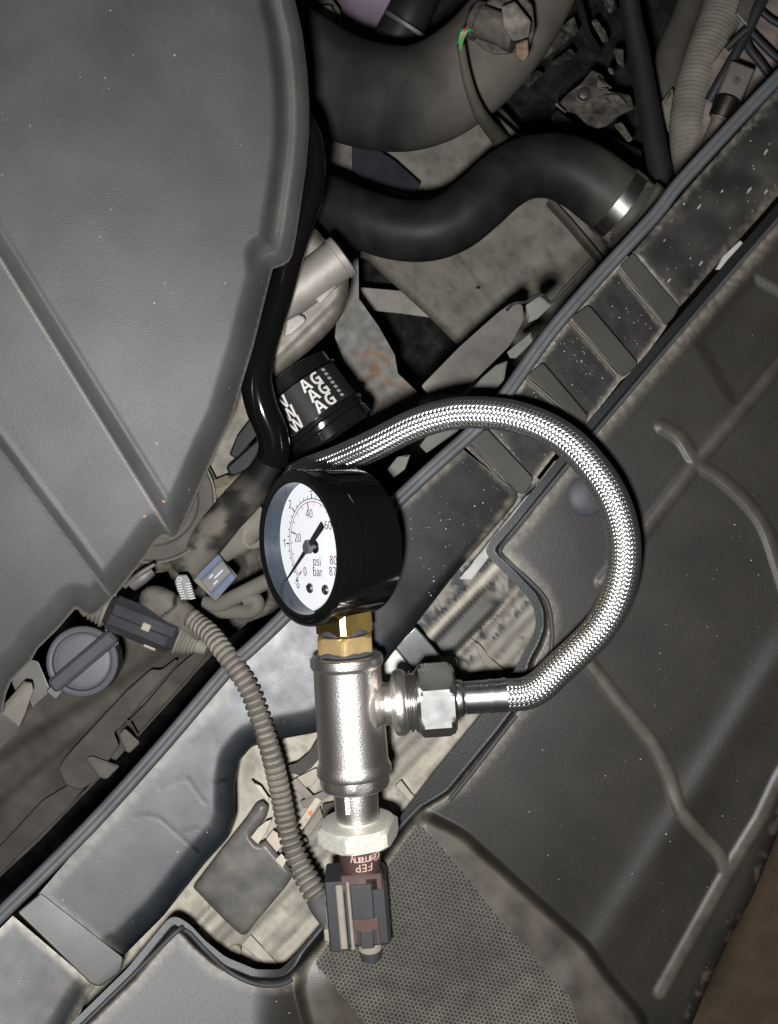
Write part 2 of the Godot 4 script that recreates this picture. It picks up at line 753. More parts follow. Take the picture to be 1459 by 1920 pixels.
func build_front() -> void:
	var o := thing("front_panel", "long black plastic front panel with dusty edges running diagonally behind the gauge", "panel", P(600, 1300, 0))
	var edge_pts := fillet(V2([880, 830, 972, 925, 966, 945, 911, 1009, 850, 1080, 780, 1171, 735, 1226, 690, 1288, 640, 1345, 596, 1373, 520, 1387, 472, 1400, 448, 1428, 441, 1470, 442, 1535, 430, 1569, 386, 1617, 307, 1717, 246, 1778, 226, 1798, 73, 1677]), 8.0, 3)
	var open := edge_pts.slice(4, edge_pts.size() - 4)
	var poly := open.duplicate()
	poly.append_array(V2([66, 1684, 165, 1568, 308, 1413, 430, 1272, 480, 1222, 544, 1160, 640, 1058, 748, 947, 862, 838]))
	var shoulder := Near.new([open], false, 60.0)
	var rim := Near.new([V2([73, 1684, 173, 1576, 315, 1415, 435, 1280, 489, 1220, 552, 1162, 640, 1066, 748, 955, 880, 838, 968, 928, 880, 1045]), V2([226, 1798, 73, 1677])], false, 40.0)
	var scuff := Near.new([V2([252, 1533, 270, 1528, 300, 1534, 320, 1552, 345, 1575, 372, 1596]), V2([300, 1480, 330, 1464, 352, 1460, 366, 1480, 384, 1506]), V2([340, 1562, 370, 1552]), V2([398, 1470, 425, 1460])], false, 12.0)
	var hf := func(p: Vector2, _s: float) -> float:
		var d := shoulder.d(p)
		var left := smooth(900.0, 560.0, p.x)
		return slam(p) - bowl(d / lerpf(14.0, 46.0, left)) * lerpf(2.0, 9.0, left) - 0.035 * (1.0 - smooth(1.5, 5.0, scuff.d(p)))
	var cf := func(p: Vector2, _s: float) -> Color:
		var u := 0.69 * p.x - 0.72 * p.y
		var dark := smooth(-430.0, -230.0, u + 120.0 * (n2(p, 0.01) - 0.5))
		var film := lerpf(0.008 + 0.045 * n2(p, 0.011), 0.0 + 0.02 * n2(p, 0.018) * n2(p, 0.05), dark)
		film *= smooth(4.0, 52.0, shoulder.d(p)) * 0.8 + 0.2
		film += (0.05 + 0.2 * n2(p, 0.04)) * (1.0 - smooth(0.0, lerpf(22.0, 13.0, dark), rim.d(p) + 5.0 * (n2(p, 0.12) - 0.5)))
		film *= 0.3 + 0.7 * smooth(1.0, 5.0, scuff.d(p) + 3.0 * n2(p, 0.15) - 1.0)
		return dust(p, film, Color(0.0075, 0.0095, 0.0115).lerp(Color(0.0045, 0.0045, 0.0045), dark).lerp(Color(0.003, 0.003, 0.003), 1.0 - smooth(1.0, 4.0, scuff.d(p))))
	var mb := MB.new()
	field(mb, poly, 5.0, hf, cf, -26.0)
	part(o, "wide_plate", mb, M.panel_plastic, 180.0)

	# the plate in the lower left corner, past the strap
	var pl0 := V2([-40, 1782, 24, 1717, 176, 1846, 160, 1880, 118, 1960, -40, 1960])
	var sh0 := Near.new([V2([190, 1846, 160, 1880, 110, 1965])], false, 60.0)
	mb = MB.new()
	field(mb, pl0, 5.0, func(p, s): return slam(p) - 1.0 - bowl(sh0.d(p) / 44.0) * 9.0, func(p, s): return dust(p, (0.03 + 0.1 * n2(p, 0.02)) * smooth(0.0, 50.0, sh0.d(p)) + (0.2 + 0.5 * n2(p, 0.05)) * (1.0 - smooth(0.0, 20.0, s)), Color(0.012, 0.0135, 0.0165)), -26.0)
	part(o, "corner_plate", mb, M.panel_plastic, 180.0)

	# plates between the straps
	var strip := V2([868, 834, 896, 812, 934, 768, 962, 742, 1044, 628, 1141, 516, 1176, 480, 1262, 585, 1246, 618, 1192, 692, 1164, 714, 1098, 798, 1040, 852, 996, 908, 972, 930])
	var lines := Near.new([strip], true, 40.0)
	var bars := Near.new([V2([913, 803, 996, 905]), V2([985, 706, 1095, 797]), V2([1068, 596, 1164, 708]), V2([1160, 500, 1246, 612])], false, 40.0)
	mb = MB.new()
	field(mb, strip, 5.0, func(p, s): return slam(p) - 4.0 + 0.4 * n2(p, 0.01), func(p, s): return dust(p, 0.0 + 0.03 * n2(p, 0.02) + (0.1 + 0.4 * n2(p, 0.09)) * (1.0 - smooth(0.0, 13.0, minf(lines.d(p), bars.d(p)) + 5.0 * (n2(p, 0.14) - 0.5)))), -26.0)
	part(o, "pocket_plate", mb, M.grained_plastic, 180.0)
	var far := V2([1184, 476, 1240, 412, 1282, 362, 1352, 283, 1410, 219, 1500, 120, 1500, 318, 1437, 392, 1352, 486, 1292, 556, 1270, 580])
	mb = MB.new()
	var farn := Near.new([far], true, 60.0)
	field(mb, far, 6.0, func(p, s): return slam(p) - 1.0 - bowl(farn.d(p) / 16.0) * 1.5, func(p, s): return dust(p, 0.0 + 0.09 * pow(n2(p, 0.008), 2.0) + 0.3 * n2(p, 0.06) * (1.0 - smooth(0.0, 18.0, s + 10.0 * (n2(p, 0.08) - 0.5)))), -26.0)
	part(o, "upper_plate", mb, M.grained_plastic, 180.0)

	for q in [[V2([32, 1711, 76, 1674, 232, 1796, 226, 1822, 190, 1850, 172, 1846]), 1.2, 0.1], [V2([879, 827, 913, 803, 1000, 896, 996, 908, 985, 926, 972, 926]), 1.0, 0.1], [V2([987, 704, 1018, 679, 1103, 780, 1096, 798]), 0.8, 0.08], [V2([1069, 595, 1104, 571, 1196, 680, 1192, 690, 1166, 708]), 0.8, 0.08], [V2([1160, 500, 1187, 473, 1274, 576, 1264, 594, 1247, 612]), 0.8, 0.09]]:
		mb = MB.new()
		mb.col = Color(0.013, 0.0135, 0.014).lerp(DUST, q[2] * 0.8)
		var up: float = q[1]
		mb.col = mb.col * 0.8
		prism(mb, q[0], func(p): return slam(p) + up, -26.0, 2.5, 7.0)
		part(o, "strap", mb, M.panel_plastic, 30.0)
	mb = MB.new()
	for q in [[985, 708, 1090, 795], [1066, 602, 1158, 704], [1158, 507, 1240, 605], [877, 834, 964, 926]]:   # raised lip beside each strap
		var a := Vector2(q[0], q[1])
		var b := Vector2(q[2], q[3])
		mb.col = dust(a, 0.25)
		sweep(mb, [[a.x, a.y, slam(a) - 2.4], [b.x, b.y, slam(b) - 2.4]], round_profile(0.9, 1.2, 6))
	part(o, "strap_lip", mb, M.grained_plastic)
	# dried splashes on the upper plate
	mb = MB.new()
	for i in 34:
		var p := Vector2(1290, 440) + Vector2(rng.randfn(0, 90), rng.randfn(0, 55))
		if i > 24:
			p = Vector2(1400 + rng.randf() * 55, 240 + rng.randf() * 150)
		if not Geometry2D.is_point_in_polygon(p, far) or farn.d(p) < 12.0:
			continue
		mb.col = Color(0.2, 0.183, 0.16) * rng.randf_range(0.5, 1.0)
		var r := pow(rng.randf(), 3.0) * 0.65 + 0.2
		dab(mb, p, slam(p) - 1.0, r * rng.randf_range(1.1, 2.3), r * 0.75, 0.95 + rng.randf_range(-0.3, 0.3))
	part(o, "dried_splash", mb, M.dusty_soft, 60.0, "", "stuff")

	# the seal
	var s := thing("rubber_seal", "long black rubber seal with a groove along the edge of the front panel", "rubber seal", P(300, 1404, 5))
	mb = MB.new()
	mb.col = Color(0.06, 0.061, 0.063)
	sweep(mb, rail_line(), [[-2.7, -2.5], [-2.6, 0.6], [-2.0, 1.7], [-1.2, 2.2], [-0.45, 2.1], [-0.1, 1.55], [0.25, 1.95], [0.9, 2.2], [1.7, 1.9], [2.3, 1.0], [2.6, -2.5]])
	part(s, "bead", mb, M.rubber, 60.0)
	mb = MB.new()
	mb.col = Color(0.02, 0.02, 0.02)
	sweep(mb, rail_line(), [[-1.6, -48.0], [-1.6, -2.4], [1.6, -2.4], [1.6, -48.0]])
	part(s, "wall", mb, M.rubber)

	# light grey packing strips in the slot
	var fo := thing("packing_strip", "pale grey packing strip showing in the slot between front panel and grille cover", "strip", P(1100, 790, -6))
	for q in [V2([860, 1086, 985, 932, 1002, 918, 1008, 926, 884, 1088]), V2([1003, 912, 1042, 862, 1052, 870, 1016, 920]), V2([1100, 802, 1188, 694, 1198, 701, 1110, 812]), V2([1206, 684, 1255, 622, 1262, 627, 1216, 690]), V2([1340, 506, 1356, 480, 1388, 450, 1394, 456, 1366, 486, 1350, 506])]:
		mb = MB.new()
		mb.col = Color(0.2, 0.195, 0.185)
		prism(mb, q, -7.0, -14.0, 2.0, 3.0)
		part(fo, "strip", mb, M.dusty_soft)

	build_grille_cover()
	build_carrier()


func dab(mb: MB, p: Vector2, h: float, a: float, b: float, turn: float, thick := 0.12) -> void:   # a low lens-shaped blob, half lengths in mm
	var c := P(p.x, p.y, h)
	var base := mb.v.size()
	mb.add(c + Vector3(0, thick * 0.001, 0))
	var n := 10
	for j in n:
		var th := -TAU * j / n
		var k := 1.0 + 0.25 * sin(th * 2.0 + a * 7.0) + 0.12 * sin(th * 3.0 + b * 9.0)
		var q := Vector2(cos(th) * a * k, sin(th) * b * k).rotated(-turn)
		mb.add(c + Vector3(q.x * 0.001, -0.00003, q.y * 0.001))
	for j in n:
		mb.tri(base, base + 1 + j, base + 1 + (j + 1) % n)


func corner_rise(p: Vector2) -> float:                 # the cover sweeps up towards its lower left corner
	var a := clampf((720.0 - p.x) * 0.19, 0.0, 200.0)
	return 0.0009 * a * a + smooth(740.0, 470.0, p.x) * 0.3 * maxf(0.0, (p.y - 1650.0) * 0.19)


func build_grille_cover() -> void:
	var o := thing("grille_cover", "large black plastic grille cover with dusty ribs, beside the braided hose", "cover", P(1100, 1400, -2))
	var left := fillet(V2([100, 1965, 127, 1925, 238, 1817, 310, 1729, 322, 1719, 336, 1720, 357, 1734, 384, 1763, 422, 1794, 480, 1818, 526, 1818, 552, 1792, 600, 1736, 642, 1686, 742, 1542, 800, 1465, 898, 1346, 961, 1263, 994, 1204, 1004, 1178, 1004, 1150, 991, 1121, 943, 1071, 917, 1046, 910, 1033, 916, 1020, 955, 975, 1088, 808, 1275, 592, 1440, 402, 1500, 335]), 9.0, 3)
	var right := V2([1500, 1470, 1466, 1545, 1440, 1610, 1412, 1680, 1368, 1759, 1320, 1866, 1280, 1965])
	var poly := left.duplicate()
	poly.append_array(right)
	var edge := Near.new([left], false, 110.0)
	var redge := Near.new([right], false, 60.0)
	var ribs := Near.new([spline2(V2([1080, 1218, 1111, 1252, 1168, 1325, 1225, 1398, 1251, 1450, 1272, 1512, 1298, 1549, 1345, 1598, 1360, 1632])), V2([1500, 1390, 1459, 1462, 1424, 1536, 1366, 1630, 1237, 1862]), spline2(V2([1242, 800, 1276, 822, 1307, 868, 1350, 896, 1400, 942, 1435, 991, 1459, 1060, 1480, 1130])), V2([1500, 640, 1459, 683, 1307, 866, 1213, 988, 1130, 1092])], false, 24.0)
	var hump := fillet(V2([792, 1512, 872, 1552, 1000, 1668, 1110, 1766, 1150, 1826, 1216, 1900, 1225, 1975, 580, 1975, 548, 1850, 556, 1800, 604, 1742, 646, 1690, 748, 1552]), 24.0)
	var humpn := Near.new([hump], true, 80.0)
	var mesh := V2([782, 1534, 823, 1572, 875, 1634, 960, 1742, 1060, 1852, 1110, 1960, 720, 1970, 700, 1948, 660, 1890, 584, 1808, 618, 1756, 724, 1616])
	var meshn := Near.new([mesh], true, 40.0)
	var recess_poly := fillet(V2([1296, 640, 1410, 505, 1510, 560, 1510, 610, 1380, 768, 1352, 740]), 12.0)
	var recess := Near.new([recess_poly], true, 40.0)
	var width := func(p: Vector2) -> float: return 24.0 + 26.0 * smooth(1230.0, 1330.0, p.y) * smooth(720.0, 800.0, p.x) * smooth(1530.0, 1480.0, p.y) * smooth(1080.0, 1000.0, p.x)
	var plain := func(p: Vector2) -> float:
		var h := 0.6 * sin(p.x * 0.008) - 0.012 * (p.x - 1100.0) * 0.19 - 2.6 * (1.0 - smooth(width.call(p) - 7.0, width.call(p), edge.d(p)))
		h += 0.75 * (1.0 - smooth(3.0, 16.0, ribs.d(p))) - bowl(redge.d(p) / 30.0) * 6.0
		h += 1.3 * exp(-pow((p - Vector2(1330, 1450)).dot(Vector2(0.85, 0.53)) / 34.0, 2.0)) * smooth(1020.0, 1250.0, p.y) - 1.2 * smooth(0.0, 26.0, recess.d(p)) * float(Geometry2D.is_point_in_polygon(p, recess_poly))
		h += corner_rise(p)
		if Geometry2D.is_point_in_polygon(p, hump):
			h += 6.0 * smooth(0.0, 24.0, humpn.d(p)) + 3.5 * smooth(0.0, 80.0, humpn.d(p))
		return h
	var hf := func(p: Vector2, _s: float) -> float:
		var h: float = plain.call(p)
		if Geometry2D.is_point_in_polygon(p, mesh):
			h -= 4.5 * smooth(9.0, 11.0, meshn.d(p))
		return h
	var inside := Near.new([hump], true, 60.0)
	var cf := func(p: Vector2, _s: float) -> Color:
		var d := edge.d(p)
		var w: float = width.call(p)
		var a := 0.01 + 0.012 * n2(p, 0.006) + 0.005 * n2(p, 0.06)
		a *= smooth(w - 8.0, w + 4.0, d)
		a += (0.08 + 0.22 * n2(p, 0.05)) * smooth(w - 6.0, w + 4.0, d) * (1.0 - smooth(w + 2.0, w + 30.0, d + 7.0 * (n2(p, 0.12) - 0.5)))
		a += (0.04 + 0.06 * n2(p, 0.02)) * (0.6 + 0.8 * smooth(900.0, 1500.0, p.y)) * (1.0 - smooth(6.0, 16.0, ribs.d(p)))
		if Geometry2D.is_point_in_polygon(p, hump):
			var m := inside.d(p)
			a += (0.035 + 0.11 * n2(p, 0.012)) * smooth(2.0, 30.0, m)
		if Geometry2D.is_point_in_polygon(p, mesh):
			a *= 1.0 - 0.65 * smooth(9.0, 11.0, meshn.d(p))
		a += 0.1 * smooth(0.55, 0.75, n2(p, 0.03)) * (1.0 - smooth(10.0, 26.0, redge.d(p)))
		return Color(0.005, 0.005, 0.005).lerp(Color(0.008, 0.0072, 0.0063), smooth(w - 8.0, w, d)).lerp(Color(0.31, 0.27, 0.215), clampf(a, 0.0, 1.0))
	var mb := MB.new()
	field(mb, poly, 3.6, hf, cf, -22.0)
	part(o, "moulding", mb, M.grained_plastic, 180.0)
	# bead along the lip
	for run in [[1470, 398, 1451, 420, 1291, 605, 1106, 823, 967, 991, 944, 1020, 938, 1034, 950, 1050, 985, 1082, 1018, 1116, 1030, 1143, 1035, 1180, 1034, 1214, 1026, 1242], [968, 1341, 920, 1403, 880, 1455, 843, 1500], [792, 1506, 742, 1560, 690, 1634, 640, 1702], [120, 1955, 240, 1838, 330, 1748, 344, 1744, 358, 1752, 388, 1784, 430, 1822, 480, 1845, 525, 1846, 548, 1836]]:
		var rows := []
		for i in range(0, run.size(), 2):
			rows.append([run[i], run[i + 1], plain.call(Vector2(run[i], run[i + 1])) + 0.35, 0.85])
		mb = MB.new()
		mb.col = Color(0.03, 0.03, 0.031)
		var line := []
		for q in spline(rows, 5):
			line.append([P(q[0], q[1], q[2]), q[3]])
		tube(mb, line, 10)
		part(o, "lip_bead", mb, M.rubber)
	# perforated speaker-like mesh
	mb = MB.new()
	var pitch := 8.3
	var dx := Vector2(pitch, 0).rotated(-0.84)
	var dy := Vector2(pitch, 0).rotated(-0.84 + PI / 3.0)
	for i in range(-90, 91):
		for j in range(-90, 91):
			var c := Vector2(840, 1740) + dx * i + dy * j
			if not Geometry2D.is_point_in_polygon(c, mesh) or meshn.d(c) < 3.0:
				continue
			mb.col = dust(c, clampf(0.07 + 0.14 * smooth(70.0, 260.0, c.distance_to(Vector2(830, 1690))) * n2(c, 0.015) + 0.06 * n2(c, 0.05), 0.0, 0.6), Color(0.02, 0.018, 0.016))
			var h: float = plain.call(c) + 0.25
			var deep := 1.1
			var base := mb.v.size()
			for k in 6:
				var e := Vector2.from_angle(-0.84 + PI / 6.0 - PI / 3.0 * k) * pitch / sqrt(3.0)
				mb.add(P(c.x + e.x, c.y + e.y, h))
				mb.add(P(c.x + e.x * 0.69, c.y + e.y * 0.69, h))
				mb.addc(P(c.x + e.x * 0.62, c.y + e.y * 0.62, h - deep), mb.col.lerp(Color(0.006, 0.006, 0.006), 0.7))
			for k in 6:
				var a := base + k * 3
				var b := base + (k + 1) % 6 * 3
				mb.quad(a, b, b + 1, a + 1)
				mb.quad(a + 1, b + 1, b + 2, a + 2)
			for k in range(1, 5):
				mb.tri(base + 2, base + k * 3 + 2, base + (k + 1) * 3 + 2)
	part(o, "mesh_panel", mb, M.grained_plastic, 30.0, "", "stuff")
	# round plug
	mb = MB.new()
	mb.col = Color(0.032, 0.034, 0.036)
	lathe(mb, P(1098, 931, 0.0), Vector3.UP, [[-1, 7.2], [0.4, 7.2], [0.9, 6.9], [1.6, 5.6], [2.1, 3.6], [2.3, 0.0]], 48)
	part(o, "round_plug", mb, M.rubber, 50.0)
	mb = MB.new()                                           # fine scratches and lint
	mb.col = Color(0.055, 0.052, 0.048)
	for i in 26:
		var p := Vector2(rng.randf_range(960, 1400), rng.randf_range(1050, 1700))
		if not Geometry2D.is_point_in_polygon(p, poly) or Geometry2D.is_point_in_polygon(p, hump) or ribs.d(p) < 20.0 or redge.d(p) < 40.0:
			continue
		dab(mb, p, plain.call(p), rng.randf_range(0.8, 3.4), 0.07, rng.randf_range(0.2, 1.5), 0.03)
	part(o, "scratch", mb, M.dusty_soft, 60.0, "", "stuff")


func spline2(a: PackedVector2Array) -> PackedVector2Array:
	var rows := []
	for p in a:
		rows.append([p.x, p.y])
	var out := PackedVector2Array()
	for q in spline(rows, 5):
		out.append(Vector2(q[0], q[1]))
	return out


func build_carrier() -> void:
	var o := thing("radiator_carrier", "dusty beige ribbed carrier seen through the gap below the tee", "carrier", P(700, 1450, -30))
	var poly := V2([400, 1380, 600, 1330, 700, 1230, 860, 1050, 1000, 890, 1090, 960, 1070, 1260, 920, 1420, 660, 1740, 570, 1860, 420, 1900, 130, 2000, 80, 1970, 190, 1800])
	var vv := func(p: Vector2) -> float: return 0.72 * p.x + 0.69 * p.y
	var bump := func(v: float, c: float, w: float) -> float: return smooth(c - w - 4.0, c - w, v) * smooth(c + w + 4.0, c + w, v)
	var hf := func(p: Vector2, _s: float) -> float:
		var v: float = vv.call(p)
		var u := 0.69 * p.x - 0.72 * p.y
		var hi := smooth(-420.0, -300.0, u)
		return -26.0 + 5.0 * bump.call(v, 1403.0, 9.0) * hi - 7.0 * bump.call(v, 1436.0, 19.0) * hi * smooth(-150.0, -190.0, u) + 4.0 * bump.call(v, 1463.0, 6.0) + 3.0 * bump.call(v, 1507.0, 9.0) - 3.0 * smooth(1540.0, 1548.0, v) + 2.5 * bump.call(v, 1590.0, 10.0) + 2.0 * smooth(1610.0, 1618.0, v) + 0.5 * n2(p, 0.02)
	var cf := func(p: Vector2, _s: float) -> Color:
		var v: float = vv.call(p)
		var u := 0.69 * p.x - 0.72 * p.y
		var hi := smooth(-420.0, -300.0, u)
		var a := 0.72 - 0.34 * hi - (0.2 + 0.2 * hi) * smooth(0.55, 0.75, n2(p, 0.02)) - (0.08 + 0.1 * hi) * smooth(0.52, 0.72, n2(p + Vector2(300, 0), 0.05))
		a = lerpf(a, 0.55 + 0.25 * n2(p, 0.05), bump.call(v, 1403.0, 9.0) * hi)
		a = lerpf(a, 0.13, bump.call(v, 1436.0, 21.0) * hi * smooth(-150.0, -190.0, u))
		a = lerpf(a, 0.35, bump.call(v, 1507.0, 11.0))
		a = lerpf(a, 0.42, bump.call(v, 1535.0, 10.0) * (0.4 + 0.6 * n2(p, 0.03)))
		a = lerpf(a, 0.4, bump.call(v, 1590.0, 12.0) * n2(p, 0.02))
		return dust(p, a, Color(0.03, 0.032, 0.034))
	var mb := MB.new()
	field(mb, poly, 6.0, hf, cf, -60.0)
	part(o, "ribbed_tray", mb, M.dusty_soft, 180.0)
	for q in [[V2([884, 1196, 900, 1208, 920, 1234, 948, 1258, 940, 1266, 908, 1246]), -22.0, 0.4], [V2([740, 1474, 752, 1462, 772, 1488, 790, 1502, 780, 1516, 760, 1494]), -22.0, 0.65], [V2([452, 1772, 470, 1752, 500, 1784, 520, 1806, 508, 1818]), -25.0, 0.7]]:
		mb = MB.new()
		mb.col = dust(Vector2.ZERO, q[2])
		prism(mb, q[0], q[1], -40.0, 2.5, 3.0)
		part(o, "cross_rib", mb, M.dusty_soft)
	mb = MB.new()
	mb.col = dust(Vector2.ZERO, 0.5)
	lathe(mb, P(441, 1782, -25.5), Vector3.UP, [[-2, 2.4], [0.8, 2.4], [1.1, 2.1], [1.1, 0]], 24)
	part(o, "boss", mb, M.dusty_soft)

	# black strap and white foam beside the tee
	var t := thing("mounting_strap", "short black strap running from the front panel to under the hose nut", "strap", P(790, 1225, -6))
	mb = MB.new()
	mb.col = Color(0.035, 0.035, 0.035)
	prism(mb, V2([740, 1213, 779, 1174, 812, 1212, 846, 1258, 868, 1296, 820, 1330, 790, 1272]), -8.0, -12.0, 2.5, 4.0)
	part(t, "plate", mb, M.gloss)
	var w := thing("foam_pad", "pale grey foam pad between the tee and the black strap", "foam pad", P(742, 1250, -14))
	mb = MB.new()
	mb.col = Color(0.34, 0.33, 0.31)
	prism(mb, V2([700, 1262, 728, 1228, 742, 1216, 772, 1254, 776, 1266, 760, 1290, 705, 1300]), -13.0, -22.0, 3.0, 5.0)
	part(w, "pad", mb, M.dusty_soft)
	var w2 := thing("clip_tab", "small pale tab with a rounded end right of the hose nut", "clip", P(846, 1252, -14))
	mb = MB.new()
	mb.col = Color(0.24, 0.23, 0.21)
	prism(mb, V2([826, 1230, 854, 1230, 860, 1242, 850, 1266, 836, 1268]), -14.0, -20.0, 2.0, 6.0)
	part(w2, "tab", mb, M.dusty_soft)

	# duct to the left
	var d := thing("black_duct", "black plastic duct end with a curved arm, left of the corrugated conduit", "duct", P(450, 1650, -14))
	var duct := fillet(V2([361, 1663, 420, 1586, 461, 1534, 478, 1508, 492, 1500, 504, 1512, 499, 1534, 472, 1566, 484, 1582, 499, 1574, 520, 1600, 550, 1634, 545, 1650, 532, 1668, 480, 1729, 463, 1752, 452, 1753, 420, 1724]), 5.0, 3)
	var dn := Near.new([duct], true, 40.0)
	mb = MB.new()
	field(mb, duct, 4.0, func(p, s): return -12.0 + 0.02 * (p.y - 1600.0) - bowl(dn.d(p) / 12.0) * 2.5, func(p, s): return dust(p, 0.07 + 0.12 * n2(p, 0.02) + 0.12 * n2(p, 0.08) * (1.0 - smooth(0.0, 14.0, s)), Color(0.013, 0.0145, 0.017)), -40.0)
	part(d, "shell", mb, M.panel_plastic, 180.0)
	mb = MB.new()
	mb.col = dust(Vector2.ZERO, 0.8)
	prism(mb, V2([470, 1570, 484, 1552, 498, 1540, 510, 1536, 500, 1560, 484, 1583]), -13.0, -20.0, 1.5)
	part(d, "inner_lip", mb, M.dusty_soft)
	mb = MB.new()
	mb.col = dust(Vector2.ZERO, 0.85)
	prism(mb, V2([499, 1574, 512, 1556, 528, 1566, 534, 1580, 519, 1598]), -13.5, -20.0, 1.5)
	part(d, "inner_lip", mb, M.dusty_soft)
	mb = MB.new()
	mb.col = dust(Vector2.ZERO, 0.9, Color(0.1, 0.1, 0.1))
	prism(mb, V2([516, 1612, 528, 1600, 538, 1612, 530, 1628]), -10.5, -16.0, 1.5)
	part(d, "white_tab", mb, M.dusty_soft)

	# latch parts between conduit and tee
	var l := thing("bonnet_latch", "dusty latch bars and levers with an orange rust spot, between conduit and tee", "latch", P(575, 1500, -18))
	for q in [[V2([598, 1378, 578, 1412, 556, 1430, 536, 1436, 542, 1448, 562, 1454, 584, 1440, 604, 1416]), -12.0, 0.08, "arm"], [V2([552, 1460, 592, 1440, 604, 1448, 585, 1474, 566, 1478]), -19.0, 0.7, "lever"], [V2([540, 1470, 556, 1458, 590, 1494, 582, 1506]), -17.0, 0.45, "lever"], [V2([562, 1503, 604, 1484, 626, 1470, 628, 1484, 600, 1502, 570, 1516]), -16.0, 0.35, "lever"], [V2([556, 1545, 592, 1494, 604, 1500, 566, 1558]), -15.0, 0.92, "bar"], [V2([566, 1560, 600, 1512, 606, 1532, 578, 1570]), -18.0, 0.4, "bar"], [V2([604, 1508, 634, 1502, 632, 1524, 606, 1536]), -17.0, 0.1, "lever"], [V2([570, 1566, 578, 1576, 578, 1590, 566, 1586, 560, 1572]), -17.0, 0.3, "lever"], [V2([470, 1462, 490, 1474, 506, 1498, 500, 1502, 486, 1486]), -15.0, 0.85, "lever"]]:
		mb = MB.new()
		mb.col = dust(Vector2.ZERO, q[2])
		prism(mb, q[0], q[1], -34.0, 2.0, 3.0)
		part(l, q[3], mb, M.dusty_soft)
	mb = MB.new()
	mb.col = Color(0.42, 0.13, 0.04)
	dab(mb, Vector2(582, 1524), -15.0, 1.5, 0.8, 0.95, 0.15)
	dab(mb, Vector2(574, 1537), -15.0, 0.8, 0.4, 0.95, 0.12)
	part(l, "rust_spot", mb, M.dusty_soft)


func mm(px: float, h: float) -> float:                 # drawing units at a height to mm
	return px * K * (400.0 - h)


func cov(p: Vector2) -> float:
	return 12.0 - 0.18 * ((p.x - 729.5) * 0.186 + 78.0) - 0.12 * (p.y - 960.0) * 0.186


